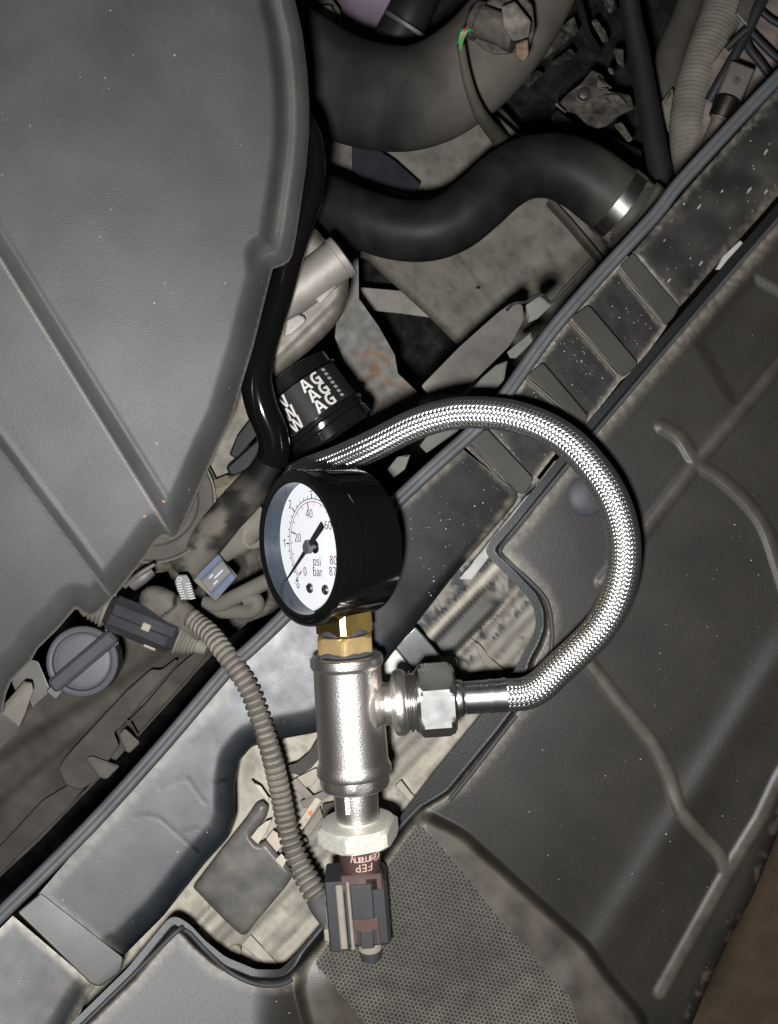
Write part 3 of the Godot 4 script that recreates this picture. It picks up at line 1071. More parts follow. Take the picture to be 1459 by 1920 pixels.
# ---------------------------------------------------------------- engine cover
func build_cover() -> void:
	var o := thing("engine_cover", "big dark grey grained plastic engine cover filling the upper left", "engine cover", P(250, 600, 8))
	var edge := V2([548, -40, 553, 0, 567, 60, 576, 130, 580, 190, 580, 250, 575, 310, 565, 380, 556, 440, 549, 476, 542, 490, 530, 498, 512, 504, 505, 530, 495, 570, 475, 650, 455, 715, 437, 780, 420, 815, 405, 845, 385, 892, 360, 948, 337, 1000, 330, 1008, 321, 1011, 308, 1006, 297, 1010, 264, 1056, 228, 1102, 203, 1131, 180, 1153, 168, 1155, 157, 1152, 148, 1144, 141, 1142, 132, 1152, 107, 1181, 71, 1216, 60, 1236, 21, 1277, 11, 1302, 5, 1336, -40, 1380])
	var poly := edge.duplicate()
	poly.append(Vector2(-40, -40))
	var near := Near.new([edge], false, 90.0)
	var hf := func(p: Vector2, _s: float) -> float:
		var d := near.d(p)
		var s1 := (p - Vector2(15, 463)).dot(Vector2(0.85, -0.526))
		var s2 := (p - Vector2(10, 831)).dot(Vector2(0.8, -0.6))
		var t1 := clampf(-s1 / 22.0, 0.0, 1.0)
		var t2 := clampf(-s2 / 15.0, 0.0, 1.0)
		var fade := smooth(0.0, 40.0, d)
		var h := cov(p) - 1.7 * (t1 * t1 * 0.75 + t1 * 0.25) * fade - 1.2 * (t2 * t2 * 0.75 + t2 * 0.25) * fade
		var up := smooth(520.0, 440.0, p.y)
		var u := clampf(1.0 - d / lerpf(48.0, 70.0, up), 0.0, 1.0)
		h -= lerpf(10.0 * u * u + 0.6 * u, 5.5 * smooth(0.0, 0.42, u) + 5.0 * pow(clampf((u - 0.65) / 0.35, 0.0, 1.0), 2.2), up)
		h += up * 0.9 * exp(-pow((d - 27.0) / 4.5, 2.0))
		h += 0.3 * exp(-pow((s1 - 5.0) / 6.0, 2.0)) * fade + 0.22 * exp(-pow((s2 - 4.0) / 5.0, 2.0)) * fade
		return h
	var cf := func(p: Vector2, _s: float) -> Color:
		var d := near.d(p)
		var s1 := (p - Vector2(15, 463)).dot(Vector2(0.85, -0.526))
		var s2 := (p - Vector2(10, 831)).dot(Vector2(0.8, -0.6))
		var a := 0.015 + 0.03 * n2(p, 0.005) + 0.008 * n2(p, 0.05)
		a += 0.3 * exp(-pow((s1 + 25.0) / 2.2, 2.0)) * smooth(0.0, 30.0, d) + 0.16 * exp(-pow((s2 + 15.0) / 2.0, 2.0))
		a += 0.03 * (1.0 - smooth(0.0, 30.0, d)) + 0.3 * (1.0 - smooth(1.5, 5.0, d)) * smooth(250.0, 700.0, p.y)
		a += smooth(500.0, 420.0, p.y) * 0.07 * exp(-pow((d - 30.0) / 6.0, 2.0))
		return dust(p, a, Color(0.0245, 0.0252, 0.0265))
	var mb := MB.new()
	field(mb, poly, 5.0, hf, cf, -16.0, 90.0)
	part(o, "moulding", mb, M.cover_plastic, 180.0)
	mb = MB.new()
	mb.col = Color(0.3, 0.16, 0.08)
	dab(mb, Vector2(270, 968), hf.call(Vector2(270, 968), 0.0), 0.75, 0.5, 0.9, 0.1)
	dab(mb, Vector2(307, 939), hf.call(Vector2(307, 939), 0.0), 0.7, 0.6, 0.2, 0.12)
	part(o, "dirt_speck", mb, M.dusty_soft)
	mb = MB.new()                                           # lint and fine dust
	for i in 170:
		var p := Vector2(rng.randf_range(0, 560), rng.randf_range(0, 1180))
		if not Geometry2D.is_point_in_polygon(p, poly) or near.d(p) < 12.0:
			continue
		mb.col = Color(0.3, 0.29, 0.28) * rng.randf_range(0.25, 1.0)
		var r := pow(rng.randf(), 5.0) * 0.26 + 0.08
		dab(mb, p, hf.call(p, 0.0), r * rng.randf_range(1.0, 2.0), r, rng.randf() * 3.0, 0.05)
	part(o, "lint", mb, M.dusty_soft, 60.0, "", "stuff")


# ---------------------------------------------------------------- between cover and gauge
func build_pulley_side() -> void:
	# glossy tube
	var o := thing("black_tube", "bent glossy black tube coming out from under the engine cover", "tube", P(490, 700, -14))
	var mb := MB.new()
	var line := []
	for q in spline([[548, 200, -10, 4.2], [578, 246, -8, 4.2], [588, 300, -8, 4.4], [584, 360, -8, 4.6], [566, 420, -9, 4.7], [543, 490, -10, 4.8], [524, 555, -10, 5.0], [504, 615, -10, 5.2], [487, 670, -9, 5.5], [481, 718, -9, 5.9], [492, 768, -10, 6.0], [510, 812, -12, 6.0], [513, 850, -14, 6.1], [495, 890, -17, 6.4], [460, 930, -20, 6.9], [420, 975, -24, 7.1], [380, 1022, -28, 7.3], [346, 1064, -32, 7.4]], 8):
		line.append([P(q[0], q[1], q[2]), q[3]])
	tube(mb, line.slice(0, 100), 28, true, null, func(i, p): return Color(0.002, 0.002, 0.002))
	part(o, "pipe", mb, M.paint_black, 60.0)
	mb = MB.new()
	tube(mb, line.slice(99), 28, true, null, func(i, p): return dust(Vector2.ZERO, clampf((i - 6.0) / 12.0, 0.0, 1.0) * (0.03 + 0.22 * smooth(0.3, 0.7, n2(Vector2(p.x, p.z) * 5000.0, 0.012))) + 0.0, Color(0.006, 0.006, 0.006)))
	part(o, "dusty_end", mb, M.rubber, 60.0)

	# alloy housing beside it
	var a := thing("alloy_housing", "light grey cast alloy housing with a round boss, right of the glossy tube", "housing", P(590, 550, -50))
	mb = MB.new()
	mb.col = Color(0.9, 0.88, 0.84)
	var body := fillet(V2([560, 420, 590, 424, 612, 452, 640, 470, 654, 500, 654, 552, 642, 592, 610, 630, 575, 662, 540, 690, 500, 720, 470, 700, 500, 560]), 12.0, 3)
	var bn := Near.new([body], true, 60.0)
	field(mb, body, 4.0, func(p, s): return -42.0 - bowl(bn.d(p) / 26.0) * 9.0 + 1.5 * smooth(0.0, 10.0, (p - Vector2(560, 640)).dot(Vector2(-0.7, -0.72))), func(p, s): return Color(0.75, 0.71, 0.65) * (0.6 + 0.4 * n2(p, 0.03)), -80.0)
	part(a, "casting", mb, M.alloy, 180.0)
	mb = MB.new()
	mb.col = Color(0.95, 0.93, 0.9)
	var b0 := P(520, 574, -40)
	var b1 := P(646, 478, -38)
	lathe(mb, b0, b1 - b0, [[0, 8.4], [b0.distance_to(b1) * 1000.0 - 3.2, 8.4], [b0.distance_to(b1) * 1000.0 - 3.0, 9.0], [b0.distance_to(b1) * 1000.0 - 0.6, 9.0], [b0.distance_to(b1) * 1000.0, 8.2], [b0.distance_to(b1) * 1000.0, 0]], 40)
	part(a, "boss", mb, M.alloy)
	for q in [[V2([536, 600, 560, 588, 572, 594, 574, 602, 548, 626, 532, 632]), -34.0], [V2([590, 560, 622, 530, 632, 536, 600, 572]), -36.0]]:
		mb = MB.new()
		mb.col = Color(0.95, 0.93, 0.9)
		prism(mb, q[0], q[1], -60.0, 3.5, 4.0)
		part(a, "lug", mb, M.alloy)
	var e := thing("engine_block", "dusty beige engine block face between cover tip and black box", "engine block", P(420, 840, -45))
	mb = MB.new()
	var blk := V2([470, 690, 490, 730, 486, 790, 460, 850, 430, 905, 412, 950, 380, 960, 370, 860, 400, 780, 440, 700])
	field(mb, blk, 6.0, func(p, s): return -40.0 + 2.0 * n2(p, 0.01), func(p, s): return dust(p, 0.26 + 0.16 * n2(p, 0.03)), -90.0)
	part(e, "face", mb, M.dusty_soft, 180.0)

	# belt pulley
	var w := (P(600, 830, -40) - P(546, 758, -40)).normalized()
	var c := P(579, 760, -56)
	var pu := thing("belt_pulley", "black pulley wheel carrying a printed ribbed belt, above the braided hose", "pulley", c - Vector3(0, 0.02, 0))
	mb = MB.new()
	mb.col = Color(0.006, 0.006, 0.006)
	lathe(mb, c, w, [[-15, 15.0], [-14, 18.4], [-9.4, 18.4], [-9.0, 19.6], [-8.3, 19.6], [-8.0, 17.0], [8.4, 17.0], [8.7, 19.8], [10.2, 19.8], [10.8, 18.6], [12.6, 18.4], [13.4, 19.2], [17.5, 19.2], [19.0, 17.5], [19.0, 0]], 72)
	part(pu, "wheel", mb, M.gloss, 30.0)
	mb = MB.new()
	mb.col = Color(0.012, 0.012, 0.0125)
	lathe(mb, c, w, [[-7.7, 17.0], [-7.7, 18.6], [8.1, 18.6], [8.1, 17.0]], 96)
	var belt := thing("drive_belt", "black drive belt printed with pale VW AG lettering", "belt", c + Vector3(0, 0.018, 0))
	part(belt, "band", mb, M.rubber, 30.0)
	var up0 := (Vector3.UP - w * Vector3.UP.dot(w)).normalized()
	var along := up0.cross(w)          # direction round the pulley at the top
	if along.x < 0.0:
		along = -along
	var sgn := 1.0 if w.cross(up0).dot(along) > 0.0 else -1.0
	for row in 3:
		var letters := "VW AG"
		var at := [-0.86, -0.56, -0.2, 0.1, 0.39]
		for k in letters.length():
			if letters[k] == " ":
				continue
			var th: float = at[k] + [0.1, 0.11, 0.08][row]
			var out := up0 * cos(th) + along * sin(th)
			var X := along * cos(th) - up0 * sin(th)
			word(belt, "letter", letters[k], "Droid Sans", 5.0, c + w * (-4.9 + row * 5.0) * 0.001 + out * 0.01855, X, -w if X.cross(-w).dot(out) > 0.0 else w, Color(0.3, 0.285, 0.26), 0.25, true)
	mb = MB.new()
	mb.col = Color(0.22, 0.21, 0.2)
	for k in 7:                                   # worn print along the edge of the belt
		for j in 4:
			var th := 0.76 + 0.025 * j
			var out := up0 * cos(th) + along * sin(th)
			rbox(mb, c + w * (-6.6 + k * 2.1 + 0.3 * (j % 2)) * 0.001 + out * 0.01862, w * 0.00055, (along * cos(th) - up0 * sin(th)) * 0.00012, out * 0.00006, 0.00002)
	part(belt, "worn_print", mb, M.print)

	# black box with a bolt
	var bx := thing("black_box", "small black plastic box beside the glossy tube, under the engine cover edge", "box", P(455, 845, -42))
	mb = MB.new()
	mb.col = Color(0.006, 0.006, 0.007)
	prism(mb, V2([424, 876, 500, 808, 528, 836, 530, 850, 440, 892, 430, 890]), -26.0, -50.0, 4.0, 4.0)
	prism(mb, V2([430, 852, 445, 815, 480, 770, 505, 790, 470, 830, 445, 862]), -32.0, -50.0, 3.0, 3.0)
	part(bx, "housing", mb, M.rubber)
	var bo := thing("hex_bolt", "steel hex bolt with a washer face under the black box", "bolt", P(428, 912, -30))
	mb = MB.new()
	mb.col = Color(0.3, 0.26, 0.22)
	var h0 := P(398, 922, -30)
	var h1 := P(460, 898, -28)
	lathe(mb, h0, h1 - h0, [[0, 4.6], [1.4, 4.6], [1.6, 4.2], [2.2, 4.0], [2.3, 4.0]], 36)
	lathe(mb, h0, h1 - h0, [[2.3, 4.4], [8.5, 4.4], [9.2, 3.7], [9.2, 3.0], [14.0, 3.0]], 36, 3.8)
	part(bo, "bolt_head", mb, M.zinc, 30.0)

	# dusty disc under the tip of the cover
	var di := thing("crank_disc", "dusty dark grey disc with a worn bright rim under the tip of the engine cover", "disc", P(285, 935, -22))
	mb = MB.new()
	mb.col = dust(Vector2.ZERO, 0.14)
	lathe(mb, P(285, 938, -20), Vector3(0.10, 1, 0.05), [[-3, 24.2], [0.0, 24.2], [0.3, 24.0], [0.3, 23.3], [-0.5, 22.8], [-0.8, 18.0], [-2.0, 17.0], [-2.0, 0]], 90)
	part(di, "disc", mb, M.dusty_soft, 30.0)
	mb = MB.new()
	mb.col = Color(0.3, 0.29, 0.27)
	lathe(mb, P(285, 938, -20), Vector3(0.10, 1, 0.05), [[0.1, 24.3], [0.5, 24.2], [0.6, 23.7], [0.2, 23.5]], 90)
	part(di, "worn_rim", mb, M.alloy, 50.0)
	mb = MB.new()
	mb.col = dust(Vector2.ZERO, 0.2)
	lathe(mb, P(282, 945, -27), Vector3(0.10, 1, 0.05), [[-6, 27.0], [0.0, 27.0], [0.8, 26.0], [0.8, 0]], 90)
	part(di, "backing", mb, M.dusty, 30.0)

	# metal clip, cable clip, cables
	var cl := thing("spring_clip", "shiny bent metal spring clip with cut-outs, left of the gauge", "clip", P(405, 1085, -30))
	var ca := P(372, 1082, -22)
	var cb := P(412, 1042, -22)
	var cc := P(440, 1080, -24)
	var X := (cb - ca) * 0.5
	var Z := (cc - cb) * 0.5
	mb = MB.new()
	mb.col = Color(0.11, 0.105, 0.1)
	rbox(mb, (ca + cc) * 0.5, X, Vector3.UP * 0.0011, Z * 0.62, 0.0005)
	part(cl, "plate", mb, M.dusty_soft)
	mb = MB.new()
	mb.col = Color(0.075, 0.09, 0.13)
	for s in [-1, 1]:
		rbox(mb, (ca + cc) * 0.5 + Z * 0.8 * s - Vector3.UP * 0.0008, X, (Vector3.UP * 0.8 + Z.normalized() * s * 0.7) * 0.0012, Z * 0.24, 0.0003)
	part(cl, "flange", mb, M.gloss)
	mb = MB.new()
	mb.col = Color(0.3, 0.32, 0.38)
	rbox(mb, (ca + cc) * 0.5 + X * 0.25 + Vector3.UP * 0.0009, X * 0.4, Vector3.UP * 0.0004, Z * 0.07, 0.0001)
	rbox(mb, (ca + cc) * 0.5 - X * 0.25 - Z * 0.3 + Vector3.UP * 0.0009, X * 0.2, Vector3.UP * 0.0004, Z * 0.07, 0.0001)
	rbox(mb, (ca + cc) * 0.5 - X * 0.25 + Z * 0.3 + Vector3.UP * 0.0009, X * 0.2, Vector3.UP * 0.0004, Z * 0.07, 0.0001)
	part(cl, "bright_edge", mb, M.dusty_soft)
	var body2 := MB.new()
	body2.col = dust(Vector2.ZERO, 0.3)
	prism(body2, V2([362, 1088, 408, 1036, 446, 1080, 404, 1128]), -27.0, -48.0, 3.0, 4.0)
	part(cl, "socket", body2, M.dusty_soft)

	var cp := thing("cable_clip", "small grey ladder-shaped cable clip standing on the dusty boot", "clip", P(348, 1105, -10))
	mb = MB.new()
	mb.col = Color(0.05, 0.05, 0.05)
	prism(mb, V2([327, 1090, 332, 1078, 350, 1077, 356, 1086, 364, 1124, 345, 1126, 332, 1108]), -9.0, -26.0, 2.0, 3.0)
	part(cp, "plate", mb, M.plain)
	mb = MB.new()
	mb.col = Color(0.2, 0.195, 0.18)
	for k in 7:
		for s in [0, 1]:
			var p := Vector2(332 + s * 17, 1094 + k * 4.6) + Vector2(k * 1.4, 0)
			rbox(mb, P(p.x + 4, p.y, -8.6), Vector3(0.00105, 0, -0.0002), Vector3(0, 0.0006, 0), Vector3(0.0001, 0, 0.0003), 0.00012)
	lathe(mb, P(337, 1086, -9), Vector3.UP, [[0, 1.0], [0.7, 1.0], [0.7, 0.55], [0.1, 0.5]], 20)
	part(cp, "rung", mb, M.plain, 40.0, "", "stuff")

	var ww := thing("cable_loop", "two dusty cables looping back behind the gauge", "cable", P(440, 1130, -34))
	for rows in [[[520, 1080, -26, 3.2], [480, 1100, -28, 3.2], [440, 1120, -30, 3.2], [410, 1134, -32, 3.2], [385, 1132, -34, 3.2]], [[392, 1144, -34, 3.0], [430, 1146, -33, 3.0], [466, 1146, -31, 3.0], [482, 1136, -29, 3.0], [478, 1124, -29, 3.0], [460, 1124, -30, 3.0]]]:
		mb = MB.new()
		mb.col = dust(Vector2.ZERO, 0.22)
		pipe(mb, rows, 16, 8)
		part(ww, "cable", mb, M.dusty_soft, 60.0)
	var lv := thing("cast_lever", "dusty cast lever showing between the black tube and the gauge bezel", "lever", P(460, 1000, -34))
	mb = MB.new()
	mb.col = dust(Vector2.ZERO, 0.3)
	pipe(mb, [[395, 1046, -36, 5.0], [430, 1022, -32, 5.5], [452, 1008, -30, 6.2], [470, 985, -27, 6.0], [500, 965, -27, 6.0]], 18, 6)
	part(lv, "arm", mb, M.dusty_soft, 60.0)
	mb = MB.new()
	mb.col = dust(Vector2.ZERO, 0.4)
	lathe(mb, P(474, 996, -28), Vector3(0.5, 0.6, 0.4), [[-2, 6.4], [3.0, 6.4], [3.6, 5.6], [3.6, 3.4], [1.0, 3.0]], 32)
	part(lv, "eye", mb, M.dusty_soft)
	var bk := thing("lower_bracket", "dusty brown bracket plate deep below the gauge bezel", "bracket", P(440, 1070, -70))
	mb = MB.new()
	prism(mb, V2([300, 1020, 360, 960, 500, 930, 560, 1040, 540, 1140, 430, 1180, 330, 1120]), -72.0, -90.0, 3.0, 10.0)
	mb.c.fill(dust(Vector2.ZERO, 0.16))
	part(bk, "plate", mb, M.dusty)


# ---------------------------------------------------------------- gauge, tee, hose, sensor
func build_gauge_set() -> void:
	var T0 := P(650, 1240, 27)
	var T1 := P(664, 1440, 25)
	var s := (T1 - T0).normalized()
	var up := -s
	var left := Vector3.UP.cross(up).normalized()
	var toward := up.cross(left)
	var tilt := deg_to_rad(53.0)
	var n := (left * sin(tilt) + toward * cos(tilt)).normalized()
	var X := up.cross(n)
	var G := P(615, 1022, 28)
	var o := thing("pressure_gauge", "round black pressure gauge with a white dial reading in bar and psi", "gauge", G - Vector3(0, 0.02, 0))
	var mb := MB.new()
	mb.col = Color(0.002, 0.002, 0.002)
	lathe(mb, G, n, [[-13.0, 0], [-13.0, 24.2], [-12.4, 25.0], [2.6, 25.2], [2.8, 25.0], [3.2, 25.0]], 120)
	part(o, "case", mb, M.paint_black, 30.0)
	mb = MB.new()
	mb.col = Color(0.002, 0.002, 0.002)
	lathe(mb, G, n, [[3.2, 25.0], [3.4, 25.9], [4.0, 26.3], [10.6, 26.3], [11.6, 25.9], [12.1, 25.0], [12.2, 24.0], [12.1, 22.6], [11.8, 22.1]], 120)
	part(o, "bezel", mb, M.paint_black, 30.0)
	mb = MB.new()
	mb.col = Color(0.014, 0.019, 0.027)
	lathe(mb, G, n, [[11.8, 22.1], [5.2, 22.3], [5.0, 22.0]], 120)
	part(o, "inner_wall", mb, M.shade_blue, 30.0)
	var D := G + n * 0.0052
	mb = MB.new()
	mb.col = Color(1, 1, 1)
	lathe(mb, G, n, [[4.2, 22.6], [5.2, 22.6], [5.2, 0]], 96)
	var dial := part(o, "dial", mb, M.white_dial, 30.0)
	var ink := Color(0.004, 0.0045, 0.006)
	var red := Color(0.13, 0.004, 0.007)
	var at := func(r: float, deg: float, h := 0.03) -> Vector3: return D + (X * sin(deg_to_rad(deg)) + up * cos(deg_to_rad(deg))) * r * 0.001 + n * h * 0.001
	for ring in [[16.2, 0.14, ink, "bar_arc"], [15.2, 0.12, red, "psi_arc"]]:
		mb = MB.new()
		mb.col = ring[2]
		for k in 90:
			var a0 := -132.0 + 264.0 * k / 90.0
			var a1 := -132.0 + 264.0 * (k + 1) / 90.0
			mb.poly([at.call(ring[0] - ring[1], a0), at.call(ring[0] - ring[1], a1), at.call(ring[0] + ring[1], a1), at.call(ring[0] + ring[1], a0)])
		fix(mb, n)
		part(dial, ring[3], mb, M.print)
	var tick := func(r0: float, r1: float, deg: float, w: float, m: MB) -> void:
		var e := deg_to_rad(deg)
		var side := (X * cos(e) - up * sin(e)) * w * 0.0005
		var a: Vector3 = at.call(r0, deg, 0.035)
		var b: Vector3 = at.call(r1, deg, 0.035)
		m.poly([a - side, b - side, b + side, a + side])
	for k in 31:
		mb = MB.new()
		mb.col = ink
		tick.call(16.3, 18.1 if k % 5 == 0 else 17.3, -132.0 + 8.8 * k, 0.5 if k % 5 == 0 else 0.3, mb)
		fix(mb, n)
		part(dial, "bar_tick", mb, M.print)
	for k in 18:
		mb = MB.new()
		mb.col = red
		var major := k % 4 == 0
		tick.call(12.9 if major else 13.9, 15.1, -132.0 + 44.0 * k * 5.0 / 14.5, 0.55 if major else 0.26, mb)
		fix(mb, n)
		part(dial, "psi_tick", mb, M.print)
	for k in 7:
		word(dial, "numeral", str(k), "Droid Sans", 1.95, at.call(19.9 if k > 1 and k < 5 else 19.3 if k % 6 else 18.3, -132.0 + 44.0 * k - (5.0 if k == 0 else 0.0)), X, up, ink)
	for q in [["0", 11.4, -140.0], ["20", 10.9, -75.0], ["40", 11.4, -11.0], ["60", 11.4, 50.0], ["80", 11.2, 112.0], ["87", 12.4, 130.0]]:
		word(dial, "numeral", q[0], "Droid Sans", 1.65, at.call(q[1], q[2]), X, up, Color(0.05, 0.012, 0.015))
	word(dial, "unit", "psi", "Droid Sans", 1.7, D - up * 0.0050 + X * 0.0005 + n * 0.00003, X, up, Color(0.045, 0.014, 0.016))
	word(dial, "unit", "bar", "Droid Sans", 1.7, D - up * 0.0086 + X * 0.0005 + n * 0.00003, X, up, ink)
	for k in [-1, 1]:
		mb = MB.new()
		mb.col = Color(0.5, 0.5, 0.5)
		lathe(mb, D + X * 0.0047 * k - up * 0.0143, n, [[0, 1.75], [0.5, 1.7], [0.9, 1.3], [1.0, 0.0]], 28)
		var sc := part(dial, "screw", mb, M.chrome, 30.0)
		mb = MB.new()
		mb.col = Color(0.01, 0.01, 0.01)
		var dr := (X * cos(0.5 + k) + up * sin(0.5 + k))
		rbox(mb, D + X * 0.0047 * k - up * 0.0143 + n * 0.00095, dr * 0.0014, n * 0.00012, dr.cross(n) * 0.00028, 0.00003)
		part(sc, "slot", mb, M.print)
	# stop pin and zero mark
	mb = MB.new()
	mb.col = Color(0.8, 0.8, 0.8)
	lathe(mb, at.call(17.4, -137.0, 0), n, [[0, 0.45], [1.2, 0.45], [1.4, 0.3], [1.4, 0]], 16)
	part(o, "stop_pin", mb, M.nickel)
	# needle
	mb = MB.new()
	mb.col = ink
	var nd := -128.0
	var w0 := func(r: float, w: float, h: float, k: int) -> Vector3:
		var e := deg_to_rad(nd)
		return at.call(r, nd, h) + (X * cos(e) - up * sin(e)) * w * 0.001 * k
	var st := [[-12.2, 1.15], [-11.9, 1.25], [-2.0, 0.95], [0.0, 0.8], [8.0, 0.55], [15.0, 0.38], [19.6, 0.12]]
	for k in st.size() - 1:
		for f in [[3.1, 1], [2.8, -1]]:
			mb.poly([w0.call(st[k][0], st[k][1], f[0], -1), w0.call(st[k + 1][0], st[k + 1][1], f[0], -1), w0.call(st[k + 1][0], st[k + 1][1], f[0], 1), w0.call(st[k][0], st[k][1], f[0], 1)])
	fix(mb, n)
	part(o, "needle", mb, M.plain)
	mb = MB.new()
	mb.col = Color(0.05, 0.05, 0.055)
	lathe(mb, D, n, [[0.0, 0.9], [2.0, 0.9], [2.2, 2.1], [3.6, 2.1], [3.9, 1.8], [3.9, 0]], 36)
	part(o, "hub", mb, M.gloss, 30.0)
	mb = MB.new()
	mb.col = Color(0.16, 0.16, 0.17)
	lathe(mb, D, n, [[0.0, 2.3], [0.25, 2.3], [0.3, 0]], 30)
	part(o, "hub_washer", mb, M.nickel, 30.0)
	# brass square with sealant
	var ax := func(y: float) -> Vector3:                   # point of the stem axis at plan row y
		var u := (y - 1240.0) / 200.0
		return P(650 + 14 * u, y, 27 - 2 * u)
	var L := func(a: float, b: float) -> float: return ax.call(a).distance_to(ax.call(b)) * 1000.0
	mb = MB.new()
	mb.col = Color(1, 1, 1)
	var e1 := across(s, Vector3.UP)
	lathe(mb, ax.call(1149), s, [[0, 0], [0, 9.6], [L.call(1149, 1184), 9.6], [L.call(1149, 1186), 9.0], [L.call(1149, 1186), 0]], 64, 7.4, 4, e1, 0.0)
	part(o, "brass_stem", mb, M.brass, 25.0)
	sealant(o, ax.call(1184), s, 7.6, 2.2, 1.5)

	# brass bushing
	var b := thing("brass_bushing", "brass hexagon bushing screwed into the top of the tee", "bushing", ax.call(1208) - Vector3(0, 0.01, 0))
	mb = MB.new()
	mb.col = Color(1, 1, 1)
	lathe(mb, ax.call(1190), s, [[0, 7.6], [0, 9.6], [0.7, 10.4], [L.call(1190, 1220), 10.4], [L.call(1190, 1223), 9.6], [L.call(1190, 1223), 0]], 72, 9.1, 6, e1, 0.0)
	part(b, "hexagon", mb, M.cast_brass, 25.0)
	sealant(b, ax.call(1222), s, 9.6, 1.8, 2.2)

	# tee
	var t := thing("tee_fitting", "nickel plated brass tee fitting with rolled rims", "pipe fitting", ax.call(1340) - Vector3(0, 0.012, 0))
	mb = MB.new()
	mb.col = Color(1, 1, 1)
	var f := func(y: float) -> float: return L.call(1228, y)
	lathe(mb, ax.call(1228), s, [[0, 9.4], [0, 11.6], [0.6, 12.4], [f.call(1244), 12.5], [f.call(1249), 12.1], [f.call(1254), 11.5], [f.call(1300), 11.7], [f.call(1370), 11.8], [f.call(1425), 11.9], [f.call(1431), 12.3], [f.call(1437), 12.8], [f.call(1447), 12.8], [f.call(1452), 12.3], [f.call(1452), 8.0]], 96)
	part(t, "body", mb, M.nickel, 40.0)
	# branch
	var B0: Vector3 = ax.call(1324)
	var bd := (P(846, 1311, 26) - P(662, 1324, 26)).normalized()
	var g := func(x: float) -> float: return (P(x, 1318, 26) - P(657, 1318, 26)).length() * 1000.0
	mb = MB.new()
	mb.col = Color(1, 1, 1)
	var prof := [[5.0, 8.6]]
	for k in 9:                                          # fillet into the body
		var u := k / 8.0
		prof.append([lerpf(g.call(706), g.call(728), u), 7.25 + 3.2 * pow(1.0 - u, 2.5)])
	for q in [[735, 7.4], [739, 10.0], [743, 11.0], [752, 11.4], [760, 11.0], [764, 10.2], [766, 8.6], [766, 0]]:
		prof.append([g.call(q[0]), q[1]])
	lathe(mb, B0, bd, prof, 72)
	part(t, "branch", mb, M.nickel, 40.0)
	mb = MB.new()
	mb.col = Color(1, 1, 1)
	prof = []
	for k in 37:
		var u := k / 36.0
		prof.append([lerpf(g.call(762), g.call(800), u), 9.9 + 0.55 * sin(u * TAU * 4.5)])
	lathe(mb, B0, bd, prof, 64)
	part(t, "thread", mb, M.chrome, 60.0)
	# moulded mark on the body
	mb = MB.new()
	mb.col = Color(1, 1, 1)
	var mc: Vector3 = ax.call(1342) + Vector3.UP * 0.01195 + left * -0.0009
	for q in [[-1.6, 0, 0.16, 2.4], [1.7, 0, 0.16, 2.4], [0, 2.3, 1.7, 0.16], [0, 0.2, 0.2, 1.2], [0.7, -0.3, 0.16, 1.7]]:
		rbox(mb, mc - left * q[0] * 0.001 + s * q[1] * 0.001, left * q[2] * 0.001, Vector3.UP * 0.0003, s * q[3] * 0.001, 0.0001)
	part(t, "cast_mark", mb, M.nickel)

	# chrome adaptor below the tee
	var ad := thing("adaptor", "chrome adaptor with a collar and slotted sleeve below the tee", "pipe fitting", ax.call(1500) - Vector3(0, 0.01, 0))
	mb = MB.new()
	mb.col = Color(1, 1, 1)
	f = func(y: float) -> float: return L.call(1450, y)
	lathe(mb, ax.call(1450), s, [[0, 11.4], [0.4, 11.9], [f.call(1466), 12.0], [f.call(1474), 11.4], [f.call(1479), 9.6], [f.call(1479), 7.0]], 96, 11.6, 8, e1, 0.12)
	part(ad, "collar", mb, M.nickel, 25.0)
	mb = MB.new()
	mb.col = Color(1, 1, 1)
	lathe(mb, ax.call(1450), s, [[f.call(1476), 7.6], [f.call(1490), 7.6], [f.call(1530), 7.5], [f.call(1536), 7.0], [f.call(1536), 0]], 72)
	part(ad, "sleeve", mb, M.nickel, 40.0)
	mb = MB.new()
	mb.col = Color(1, 1, 1)
	var kc: Vector3 = ax.call(1494) + Vector3.UP * 0.0071 + left * 0.0027
	rbox(mb, kc, left * 0.0011, Vector3.UP * 0.0004, s * 0.0042, 0.0003)
	part(ad, "key", mb, M.nickel)
	mb = MB.new()
	mb.col = Color(0.1, 0.1, 0.1)
	rbox(mb, kc - left * 0.0016 - Vector3.UP * 0.0002, left * 0.00025, Vector3.UP * 0.0003, s * 0.0042, 0.0001)
	part(ad, "slot", mb, M.plain)

	build_sensor(s, left)
	build_hose(B0, bd, g)


func fix(mb: MB, n: Vector3) -> void:                      # turn every triangle to face n
	for i in range(0, mb.t.size(), 3):
		var a := mb.v[mb.t[i]]
		if (mb.v[mb.t[i + 1]] - a).cross(mb.v[mb.t[i + 2]] - a).dot(n) < 0.0:
			var k := mb.t[i + 1]
			mb.t[i + 1] = mb.t[i + 2]
			mb.t[i + 2] = k


